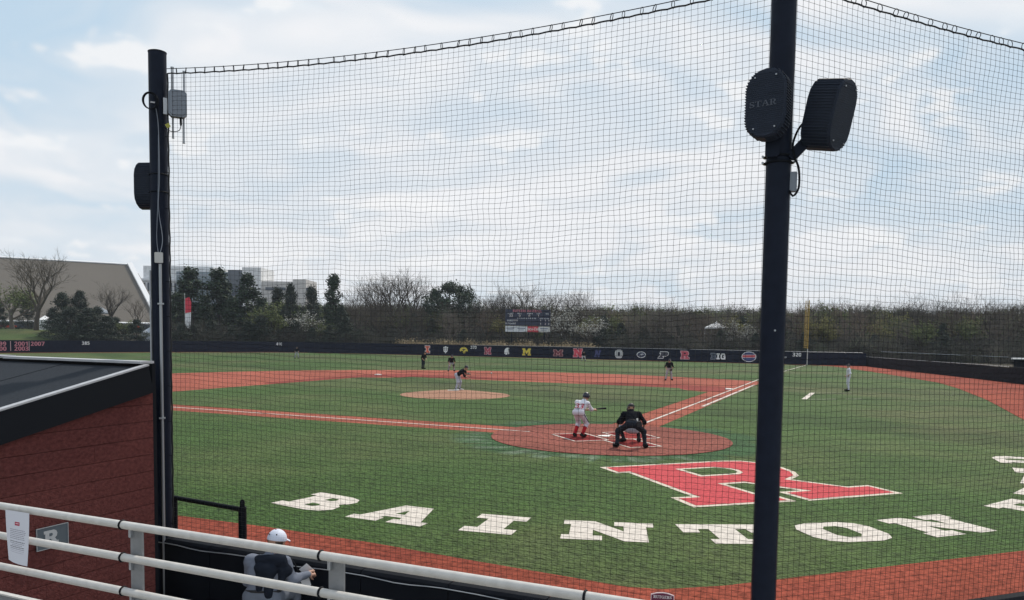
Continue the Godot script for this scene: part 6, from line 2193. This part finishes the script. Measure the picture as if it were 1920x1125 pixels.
func build_trees() -> void:
	var names := ["bare_tree", "columnar_evergreen", "evergreen_tree", "pine_tree", "budding_tree", "blossom_tree", "bare_tree"]
	var cats := ["tree", "evergreen", "evergreen", "pine", "tree", "tree", "tree"]
	var protos := []
	for k in 7:
		var list := []
		for s in ([4, 3, 3, 2, 3, 2, 4][k]):
			var ms := make_tree(k, 100 + k * 17 + s * 5)
			var o := thing(names[k], "", cats[k])
			put("trunk", ms[0], M.bark, o)
			var crown: Node = o
			if ms[1]:
				crown = put("crown" if ms[2] == null else "branches", ms[1], M.bark, o)
			if ms[2]:
				put("crown", ms[2], M.leaf, o)
			list.append(o)
		protos.append(list)
	var used := {}
	var R := RandomNumberGenerator.new()
	R.seed = 77
	# [x, z, height, kind, label or "", width]
	var list := NAMED_TREES
	for q in list:
		var pr: Array = protos[q[3]]
		var pick_one := R.randi() % pr.size()
		if q[3] == 0:
			pick_one = 2 if q[0] < -40.0 else 1 + R.randi() % 2      # the darker barked ones stand out against the sky
		elif q[3] == 6:
			pick_one = 2
		plant(pr[pick_one], used, q[0], q[1], q[2], R.randf() * TAU, q[4], "" if q[5] == "" else q[5], q[6])
	# woodland behind the right half of the outfield, three rows deep
	var wood := {0: "grey brown bare tree in the woods behind the outfield wall", 6: "reddish brown bare tree in the woods behind the outfield wall", 4: "faintly green budding tree in the woods behind the outfield wall", 2: "dark evergreen in the woods behind the outfield wall"}
	for row in 4:
		var dist: float = [168.0, 184.0, 203.0, 226.0][row]
		var ang := 9.0 if row > 0 else 12.0
		while ang < 57.0:
			var a := deg_to_rad(ang + R.randf_range(-0.4, 0.4))
			var dd := dist + R.randf_range(-6, 6)
			var x := -12.74 + dd * sin(a)
			var z := 23.9 - dd * cos(a)
			var pick := R.randf()
			var kind := 0
			if pick > 0.52:
				kind = 6
			if pick > 0.66:
				kind = 4
			if pick > 0.90:
				kind = 2
			var h := R.randf_range(9.2, 11.6) + (0.0 if row == 0 else 1.2 + row * 0.8)
			if kind == 2:
				h *= 0.7
			if kind == 4:
				h *= 0.8
			var pr: Array = protos[kind]
			plant(pr[R.randi() % pr.size()], used, x, z, h, R.randf() * TAU, wood[kind], "woodland trees behind the outfield wall", 1.0)
			ang += R.randf_range(0.85, 1.45)
	# dark shrubs filling the gaps between the columnar evergreens
	var ang3 := -2.4
	while ang3 < 10.5:
		var a3 := deg_to_rad(ang3)
		var d3 := R.randf_range(156, 162)
		plant(protos[2][R.randi() % 3], used, -12.74 + d3 * sin(a3), 23.9 - d3 * cos(a3), R.randf_range(4.2, 7.0), R.randf() * TAU, "low dark evergreen shrub behind the left centre part of the wall", "dark shrubs behind the left centre wall", 1.5)
		ang3 += R.randf_range(0.8, 1.3)
	# trees behind the evergreens at the left of centre
	var ang2 := -2.0
	while ang2 < 10.0:
		var a := deg_to_rad(ang2)
		var dd := R.randf_range(188, 205)
		var kind := 6 if R.randf() < 0.5 else 0
		plant(protos[kind][R.randi() % 4], used, -12.74 + dd * sin(a), 23.9 - dd * cos(a), R.randf_range(7.5, 9.5), R.randf() * TAU, wood[kind], "woodland trees behind the outfield wall", 1.1)
		ang2 += R.randf_range(1.2, 1.9)
	# dark evergreen shrubs along the foot of the woods
	var ang4 := 12.0
	while ang4 < 57.0:
		var a4 := deg_to_rad(ang4)
		var d4 := R.randf_range(158, 172)
		plant(protos[2][R.randi() % 3], used, -12.74 + d4 * sin(a4), 23.9 - d4 * cos(a4), R.randf_range(3.6, 6.6), R.randf() * TAU, "low dark evergreen at the foot of the outfield woods", "dark evergreens at the foot of the woods", 1.4)
		ang4 += R.randf_range(1.2, 3.0)
	# the wood goes on behind as one mass
	var far_kinds := [6, 4, 0]
	for fk in 3:
		var src: Node3D = protos[far_kinds[fk]][0]
		for ch in src.get_children():
			if ch.name == "trunk":
				continue
			var fm := MultiMesh.new()
			fm.transform_format = MultiMesh.TRANSFORM_3D
			fm.use_colors = true
			fm.mesh = (ch as MeshInstance3D).mesh
			var RF := RandomNumberGenerator.new()
			RF.seed = 300 + fk
			var count: int = [420, 300, 120][fk]
			fm.instance_count = count
			for k in count:
				var fa := deg_to_rad(RF.randf_range(4.0, 58.0))
				var fd := RF.randf_range(228, 300)
				var fx := -12.74 + fd * sin(fa)
				var fz := 23.9 - fd * cos(fa)
				var s := RF.randf_range(1.15, 1.42) * (0.72 + 0.28 * fd / 260.0)
				fm.set_instance_transform(k, Transform3D(Basis(Vector3.UP, RF.randf() * TAU).scaled(Vector3(s * 1.15, s, s * 1.15)), Vector3(fx, gh(fx, fz), fz)))
				var ft := exp(RF.randfn() * 0.45)
				var fg := RF.randf_range(0.85, 1.2)
				fm.set_instance_color(k, Color(ft, ft * fg, ft * RF.randf_range(0.8, 1.15)))
			var fi := MultiMeshInstance3D.new()
			fi.name = numbered("far_wood")
			fi.multimesh = fm
			fi.material_override = (ch as MeshInstance3D).material_override
			fi.set_meta("kind", "stuff")
			tag(fi, ["far brown mass of bare woodland behind the nearer trees", "far greenish mass of budding woodland behind the nearer trees", "far grey mass of bare woodland behind the nearer trees"][fk], "wood")
			add_child(fi)
	for k in protos:
		for o in k:
			if not used.has(o):
				o.free()

	# undergrowth: tangled brush that nobody could count
	var cl := MB.new()
	R.seed = 5
	for k in 90:
		var t := R.randf_range(0.7, 1.3)
		cl.col = Color(0.050 * t, 0.048 * t, 0.038 * t)
		var p := Vector3(R.randfn() * 0.7, 0, R.randfn() * 0.7)
		var d := Vector3(R.randfn() * 0.35, 1, R.randfn() * 0.35).normalized()
		var l := R.randf_range(1.2, 3.2)
		cl.blade(p, p + d * l, d.cross(Vector3(R.randfn(), 0.1, R.randfn())).normalized() * 0.035)
		for j in 3:
			var q := p + d * l * R.randf_range(0.3, 0.9)
			var d2 := (d + Vector3(R.randfn(), R.randf() * 0.6, R.randfn()) * 0.8).normalized()
			cl.blade(q, q + d2 * l * 0.4, d2.cross(Vector3(R.randfn(), R.randfn(), 0.2)).normalized() * 0.022)
	for k in 70:
		var t := R.randf_range(0.6, 1.3)
		cl.col = Color(0.045 * t, 0.060 * t, 0.028 * t) if k % 3 else Color(0.065 * t, 0.052 * t, 0.036 * t)
		leaf_quad(cl, Vector3(R.randfn() * 0.8, absf(R.randfn()) * 1.0 + 0.2, R.randfn() * 0.8), R.randf_range(0.06, 0.16), R)
	var mm := MultiMesh.new()
	mm.transform_format = MultiMesh.TRANSFORM_3D
	mm.use_colors = true
	mm.mesh = cl.done()
	var xs := []
	for k in 3600:
		var a := deg_to_rad(R.randf_range(-2.6, 57.0))
		var far := R.randf_range(0, 1)
		var dd := 156.0 + 62.0 * far
		var x := -12.74 + dd * sin(a)
		var z := 23.9 - dd * cos(a)
		# stay outside the wall
		if Vector2(x, z).dot(Vector2(0.63, -0.777)) < 103.0 and Vector2(x, z).length() < 131.0:
			continue
		var s := R.randf_range(0.5, 1.25) * (1.0 + far * 0.55)
		xs.append([Transform3D(Basis(Vector3.UP, R.randf() * TAU).scaled(Vector3(s, s * R.randf_range(0.8, 1.4), s)), Vector3(x, gh(x, z), z)), exp(R.randfn() * 0.45 + 0.9 * noise_a.get_noise_2d(x * 5.0, z * 5.0))])
	mm.instance_count = xs.size()
	for k in xs.size():
		mm.set_instance_transform(k, xs[k][0])
		var t: float = xs[k][1]
		mm.set_instance_color(k, Color(t, t * (1.0 + 0.25 * noise_b.get_noise_2d(k * 9.0, 3.0)), t * 0.92))
	var mi := MultiMeshInstance3D.new()
	mi.name = "undergrowth"
	mi.multimesh = mm
	mi.material_override = M.leaf
	mi.set_meta("kind", "stuff")
	tag(mi, "tangled brown and green brush below the woodland trees", "brush")
	add_child(mi)

	# reeds along the back of the wall
	var rd := MB.new()
	for k in 14:
		var t := R.randf_range(0.7, 1.25)
		rd.col = Color(0.30 * t, 0.235 * t, 0.14 * t)
		var p := Vector3(R.randfn() * 0.25, 0, R.randfn() * 0.25)
		var d := Vector3(R.randfn() * 0.1, 1, R.randfn() * 0.1).normalized()
		var l := R.randf_range(1.9, 2.9)
		rd.blade(p, p + d * l, d.cross(Vector3(R.randfn(), 0, R.randfn())).normalized() * 0.02)
		leaf_quad(rd, p + d * l, 0.13, R)
		leaf_quad(rd, p + d * l * 0.8, 0.16, R)
	var m2 := MultiMesh.new()
	m2.transform_format = MultiMesh.TRANSFORM_3D
	m2.mesh = rd.done()
	m2.instance_count = 620
	for k in 620:
		var s := R.randf()
		var a := Vector2(18.0, -117.5).lerp(Vector2(47.0, -94.5), s)
		var b := a + Vector2(0.64, -0.77) * R.randf_range(0.6, 5.0) + Vector2(R.randfn() * 0.5, 0)
		var sc := R.randf_range(0.75, 1.2) * (0.75 + 0.35 * noise_a.get_noise_2d(b.x * 6, b.y * 6))
		m2.set_instance_transform(k, Transform3D(Basis(Vector3.UP, R.randf() * TAU).scaled(Vector3.ONE * sc), Vector3(b.x, gh(b.x, b.y), b.y)))
	var mr := MultiMeshInstance3D.new()
	mr.name = "reeds"
	mr.multimesh = m2
	mr.material_override = M.leaf
	mr.set_meta("kind", "stuff")
	tag(mr, "tan feathery reeds standing behind the outfield wall", "reeds")
	add_child(mr)

# ---------------------------------------------------------------- buildings and tents far behind
func tri_prism_tent(called: String, label: String, cat: String, at: Vector3, turn: float, w: float, dep: float, eave: float, peak: float, cloth: Material, walls: bool) -> void:
	var t := thing(called, label, cat, at, turn)
	var mb := MB.new()
	var c := Vector3(0, peak, 0)
	var P := [Vector3(-w, eave, dep), Vector3(w, eave, dep), Vector3(w, eave, -dep), Vector3(-w, eave, -dep)]
	for k in 4:
		var a: Vector3 = P[k]
		var b: Vector3 = P[(k + 1) % 4]
		mb.quad(a, a.lerp(c, 0.93) + Vector3(0, -0.15 * peak * 0.1, 0), b.lerp(c, 0.93) + Vector3(0, -0.15 * peak * 0.1, 0), b)
		mb.tri(a.lerp(c, 0.93), c, b.lerp(c, 0.93))
		mb.quad(a, b, b - Vector3(0, 0.25, 0), a - Vector3(0, 0.25, 0))
	put("canopy", mb.done(), cloth, t)
	for p in P:
		var m := MB.new()
		m.tube([Vector3(p.x * 0.96, 0, p.z * 0.96), Vector3(p.x * 0.96, eave, p.z * 0.96)], [0.05], 6)
		put("leg", m.done(), M.pale, t)
	if walls:
		for k in 4:
			var a: Vector3 = P[k] * 0.985
			var b: Vector3 = P[(k + 1) % 4] * 0.985
			var m := MB.new()
			m.quad(Vector3(a.x, eave - 0.1, a.z), Vector3(b.x, eave - 0.1, b.z), Vector3(b.x, 0, b.z), Vector3(a.x, 0, a.z))
			put("side_panel", m.done(), cloth, t)

func build_far() -> void:
	# beige building with a great sloping roof: ridge above, eaves below, a leaning right end
	var arena := thing("sloped_arena", "huge beige building with sloping roof and white edge trim at left", "building")
	var rl := Vector3(-128.0, 32.5, -366.0)
	var rr := Vector3(-45.6, 32.0, -379.4)
	var el := Vector3(-122.0, 5.6, -320.0)
	var er := Vector3(-31.5, 5.6, -342.0)
	var strips := 22
	for k in strips:
		var a := float(k) / strips
		var b := float(k + 1) / strips - 0.0022
		var mb := MB.new()
		mb.quad(el.lerp(rl, a).lerp(el.lerp(rl, a), 1.0), el.lerp(rl, b), er.lerp(rr, b), er.lerp(rr, a))
		put("roof_course", mb.done(), M.roofing, arena)
	var back := Vector3(0, 0, -60)
	var m := MB.new()
	var inw := Vector3(0, -0.25, -0.2)
	m.quad(el + inw, rl + inw, rr + inw, er + inw)
	put("roof_deck", m.done(), M.roofing, arena)
	m = MB.new()
	m.quad(rl, rl + back, rr + back, rr)
	m.quad(er, rr, rr + back, er + back + Vector3(0, 0, -20))
	put("roof_top", m.done(), M.roofing, arena)
	m = MB.new()
	m.tube([rl + Vector3(0, 0.2, 0), rr + Vector3(0, 0.2, 0)], [0.42], 4)
	put("ridge_trim", m.done(), M.tentcloth, arena)
	m = MB.new()
	var ex := (rr - er).normalized()
	var ez := ex.cross(Vector3(1, 0, 0)).normalized()
	m.box((er + rr) * 0.5 + Vector3(0.9, 0.3, 0.4), Vector3(2.0, (rr - er).length() + 1.0, 1.4), Basis(ex.cross(ez).normalized(), ex, ez))
	put("rake_trim", m.done(), M.tentcloth, arena)
	m = MB.new()
	m.tube([el + Vector3(0, -0.3, 0.5), er + Vector3(0, -0.3, 0.5)], [0.45], 4)
	put("eave_trim", m.done(), M.tentcloth, arena)
	m = MB.new()
	m.quad(el + Vector3(0, 0, -2), er + Vector3(-2, 0, -2), Vector3(er.x - 2, 0, er.z - 2), Vector3(el.x, 0, el.z - 2))
	put("wall", m.done(), M.glass, arena)

	# white institutional building behind, with a colonnade of tall windows
	var inst := thing("campus_building", "white campus building with flat roofs and tall windows behind evergreens", "building")
	var ax := Vector3(0.934, 0, 0.356)
	var az := Vector3(-0.356, 0, 0.934)
	var bas := Basis(ax, Vector3.UP, az)
	var o := Vector3(-47.7, 0, -453.5)
	var blk := func(called: String, x0: float, x1: float, y0: float, y1: float, dz: float, mt: Material) -> MeshInstance3D:
		var b := MB.new()
		b.box(o + ax * (x0 + x1) * 0.5 + Vector3(0, (y0 + y1) * 0.5, 0) - az * (12.0 - dz), Vector3(x1 - x0, y1 - y0, 24.0), bas)
		return put(called, b.done(), mt, inst)
	blk.call("wall", -1.0, 41.0, 3.0, 29.5, 0.0, M.white_wall)
	blk.call("penthouse", 3.0, 41.0, 29.5, 37.2, -2.0, M.white_wall)
	blk.call("cornice", -1.5, 41.5, 29.0, 30.2, 0.6, M.tentcloth)
	for k in 14:
		var b := MB.new()
		b.box(o + ax * (1.2 + k * 2.9) + Vector3(0, 25.6, 0) + az * 0.02, Vector3(1.7, 4.6, 0.3), bas)
		put("window", b.done(), M.glass, inst)
		var b2 := MB.new()
		b2.box(o + ax * (1.2 + k * 2.9 + 1.45) + Vector3(0, 15.0, 0) + az * 0.2, Vector3(0.5, 26.0, 0.5), bas)
		put("pier", b2.done(), M.tentcloth, inst)
	# glazed middle block
	var g0: MeshInstance3D = blk.call("glazed_block", 23.0, 59.0, 3.0, 34.0, 3.0, M.glass_pale)
	for k in 5:
		var b := MB.new()
		b.box(o + ax * 41.0 + Vector3(0, 6.0 + k * 6.6, 0) + az * 3.1, Vector3(36.0, 0.8, 0.4), bas)
		put("spandrel", b.done(), M.greytent, g0)
	blk.call("dark_tower", 51.0, 60.0, 3.0, 35.2, 3.8, M.glass)
	blk.call("stair_tower", 59.0, 69.0, 3.0, 36.6, 5.0, M.white_wall)
	# long low wing stepping back to the right
	var w0: MeshInstance3D = blk.call("long_wing", 69.0, 92.0, 3.0, 29.4, 4.0, M.tan_wall)
	for k in 4:
		var b := MB.new()
		b.box(o + ax * (73.5 + k * 6.2) + Vector3(0, 25.4, 0) + az * 4.1, Vector3(4.6, 1.6, 0.5), bas)
		put("window", b.done(), M.glass, w0)
	blk.call("end_block", 86.0, 93.0, 3.0, 30.6, 4.6, M.tan_wall)

	tri_prism_tent("party_tent", "small white tent with side walls beside the large bare trunk", "tent", Vector3(-44.8, gh(-44.8, -171), -171), 0.3, 1.3, 1.3, 2.1, 3.1, M.tentcloth, true)
	tri_prism_tent("pavilion", "pale grey pointed pavilion roof above the dark evergreens", "pavilion", Vector3(-35.7, gh(-35.7, -186), -186), 0.2, 2.0, 2.0, 4.2, 5.6, M.greytent, false)
	tri_prism_tent("party_tent", "grey blue tent just left of the left net pole", "tent", Vector3(-23.0, gh(-23, -147), -147), 0.1, 1.5, 1.5, 1.6, 2.7, M.greytent, true)
	tri_prism_tent("pavilion", "white peaked pavilion in front of the right hand woods", "pavilion", Vector3(88.0, gh(88, -118), -118), 0.6, 1.9, 1.9, 5.8, 7.1, M.tentcloth, false)
	# banner among the evergreens
	var bn := thing("feather_banner", "red and white upright banner between the columnar evergreens", "banner", Vector3(-16.5, gh(-16.5, -143), -143))
	m = MB.new()
	m.tube([Vector3(0, 0, 0), Vector3(0, 10.0, 0)], [0.05], 6)
	put("pole", m.done(), M.pale, bn)
	m = MB.new()
	m.prism(PackedVector2Array([Vector2(0.06, 6.2), Vector2(1.1, 6.4), Vector2(1.15, 8.4), Vector2(0.8, 9.3), Vector2(0.06, 9.0)]), Transform3D.IDENTITY, -0.02, 0.02)
	put("red_cloth", m.done(), M.redcloth, bn)
	m = MB.new()
	m.prism(PackedVector2Array([Vector2(0.06, 3.4), Vector2(1.0, 3.2), Vector2(1.1, 6.38), Vector2(0.06, 6.18)]), Transform3D.IDENTITY, -0.02, 0.02)
	put("white_cloth", m.done(), M.tentcloth, bn)
	var uf := thing("orange_flag", "small orange red flag in the bushes left of the left pole", "flag", Vector3(-25.2, gh(-25.2, -143), -143))
	m = MB.new()
	m.tube([Vector3(0, 0, 0), Vector3(0, 3.3, 0)], [0.03], 6)
	put("pole", m.done(), M.pale, uf)
	m = MB.new()
	m.prism(PackedVector2Array([Vector2(0.03, 2.4), Vector2(0.4, 2.3), Vector2(0.75, 2.5), Vector2(0.7, 3.0), Vector2(0.35, 3.25), Vector2(0.03, 3.2)]), Transform3D.IDENTITY, -0.015, 0.015)
	put("cloth", m.done(), M.orange, uf)
	# parked cars by the building
	for q in [[-55.6, -188.0, Color(0.5, 0.05, 0.03), "red car parked on the far lawn at the left edge"], [-47.8, -186.0, Color(0.03, 0.03, 0.035), "dark car parked on the far lawn behind the bare tree"]]:
		var car := thing("parked_car", q[3], "car", Vector3(q[0], gh(q[0], q[1]), q[1]), 0.25)
		m = MB.new()
		m.prism(PackedVector2Array([Vector2(-2.2, 0.35), Vector2(2.2, 0.35), Vector2(2.25, 0.75), Vector2(1.5, 0.92), Vector2(-2.1, 0.95), Vector2(-2.25, 0.7)]), Transform3D.IDENTITY, -0.85, 0.85)
		put("body", m.done(), flat_mat(q[2].r, q[2].g, q[2].b), car)
		m = MB.new()
		m.prism(PackedVector2Array([Vector2(-1.9, 0.93), Vector2(1.2, 0.93), Vector2(0.5, 1.45), Vector2(-1.3, 1.45)]), Transform3D.IDENTITY, -0.72, 0.72)
		put("cabin", m.done(), M.glass, car)
		for s in [-1.0, 1.0]:
			for x in [-1.4, 1.4]:
				m = MB.new()
				m.tube([Vector3(x, 0.32, s * 0.72), Vector3(x, 0.32, s * 0.9)], [0.32], 14)
				put("wheel", m.done(), M.black, car)

# ---------------------------------------------------------------- sky
func make_sky() -> ImageTexture:
	var W := 2048
	var H := 1024
	var a := FastNoiseLite.new()
	a.seed = 21
	a.frequency = 1.0
	a.fractal_octaves = 5
	a.noise_type = FastNoiseLite.TYPE_SIMPLEX_SMOOTH
	var b := FastNoiseLite.new()
	b.seed = 22
	b.frequency = 1.0
	b.fractal_octaves = 4
	var im := Image.create(W, H, false, Image.FORMAT_RGBF)
	var ground := Color(0.32, 0.33, 0.34)
	for y in H / 2 + 8:
		var el := PI * 0.5 - PI * (y + 0.5) / H
		var sy := sin(el)
		for x in W:
			var az := TAU * ((x + 0.5) / W - 0.5)
			var k := 1.0 / (maxf(sy, 0.0) + 0.16)
			# position on the cloud layer
			var px := sin(az) * cos(el) * k
			var pz := -cos(az) * cos(el) * k
			# thin high cloud drawn out along one direction
			var u := px * 0.86 + pz * 0.50
			var w := -px * 0.50 + pz * 0.86
			var warp := b.get_noise_2d(px * 0.55, pz * 0.55) * 1.1
			var n := a.get_noise_2d(u * 0.42 + warp, w * 0.80 + warp * 0.7) * 0.85 + a.get_noise_2d(u * 1.5 + warp * 2.0, w * 2.4 + 7.0) * 0.22
			var veil := b.get_noise_2d(px * 0.30 + 9.0, pz * 0.30)
			var cover := clampf(0.62 + n * 1.05 + veil * 0.5, 0.0, 1.0)
			var low := exp(-maxf(sy, 0.0) * 5.0)
			var blue := Color(0.45, 0.64, 0.82).lerp(Color(0.70, 0.80, 0.87), low)
			# small brighter puffs of lower cloud
			var pf := b.get_noise_2d(px * 1.7 + 30.0, pz * 1.7) * 0.7 + a.get_noise_2d(px * 4.5, pz * 4.5 + 60.0) * 0.5
			var puff := ss(0.16, 0.42, pf)
			var bright := 0.88 + 0.09 * n + 0.05 * veil
			var cloud := Color(bright * 0.985, bright, bright * 1.03)
			cloud = cloud.lerp(Color(0.80, 0.83, 0.86), low * 0.3)
			cover = maxf(cover, puff * 0.9)
			cloud = cloud.lerp(Color(1.0, 1.0, 1.0), puff * 0.5)
			im.set_pixel(x, y, blue.lerp(cloud, 0.10 + 0.90 * cover))
	for y in range(H / 2 + 8, H):
		for x in range(0, W, 1):
			im.set_pixel(x, y, ground)
	return ImageTexture.create_from_image(im)

# ---------------------------------------------------------------- scene
func _ready() -> void:
	rng.seed = 9
	noise_a.seed = 1
	noise_a.frequency = 0.06
	noise_a.fractal_octaves = 3
	noise_b.seed = 2
	noise_b.frequency = 0.06
	noise_b.fractal_octaves = 3
	noise_fold.seed = 6
	noise_fold.frequency = 0.5
	noise_fold.fractal_octaves = 3
	# camera: a phone picture whose lower part is cut off, so the lens axis lies below the middle
	var cam := Camera3D.new()
	cam.name = "camera"
	var yaw := deg_to_rad(21.054)
	var pitch := deg_to_rad(-3.66)
	var roll := deg_to_rad(0.823)
	var fwd := Vector3(sin(yaw) * cos(pitch), sin(pitch), -cos(yaw) * cos(pitch))
	var r0 := Vector3(cos(yaw), 0, sin(yaw))
	var u0 := r0.cross(fwd)
	var r1 := r0 * cos(roll) + u0 * sin(roll)
	var u1 := u0 * cos(roll) - r0 * sin(roll)
	cam.transform = Transform3D(Basis(r1, u1, -fwd), Vector3(-12.739, 3.4935, 23.90))
	var near := 0.1
	var f := 1491.58
	cam.set_frustum(1125.0 / f * near, Vector2(0, 157.5 / f * near), near, 4000.0)
	add_child(cam)
	cam.current = true
	# sky and exposure
	var env := Environment.new()
	env.background_mode = Environment.BG_SKY
	var sky := Sky.new()
	var pan := PanoramaSkyMaterial.new()
	pan.panorama = make_sky()
	sky.sky_material = pan
	env.sky = sky
	env.tonemap_mode = Environment.TONE_MAPPER_LINEAR
	env.tonemap_exposure = 1.0
	env.sdfgi_enabled = true
	env.ssao_enabled = true
	env.ssil_enabled = true
	env.fog_enabled = true
	env.fog_density = 0.0002
	env.fog_light_color = Color(0.78, 0.82, 0.88)
	var we := WorldEnvironment.new()
	we.name = "world_environment"
	we.environment = env
	add_child(we)
	# hazy sun high ahead to the right
	var sun := DirectionalLight3D.new()
	sun.name = "sun"
	sun.light_energy = 1.1
	sun.light_angular_distance = 2.0
	sun.light_color = Color(1.0, 0.96, 0.90)
	sun.shadow_enabled = true
	add_child(sun)
	var sy := deg_to_rad(52.0)
	var se := deg_to_rad(52.0)
	sun.look_at_from_position(Vector3(sin(sy) * cos(se), sin(se), -cos(sy) * cos(se)) * 100.0, Vector3.ZERO, Vector3.UP)
	print("sky done ", Time.get_ticks_msec())
	make_materials()
	build_ground()
	build_turf_lettering()
	print("ground done ", Time.get_ticks_msec())
	build_outfield_wall()
	build_scoreboard()
	build_dugout()
	build_backstop()
	print("backstop done ", Time.get_ticks_msec())
	build_poles()
	build_railing()
	build_far()
	print("far done ", Time.get_ticks_msec())
	build_trees()
	print("trees done ", Time.get_ticks_msec())
	build_bases()
	build_people()
	print("people done ", Time.get_ticks_msec())
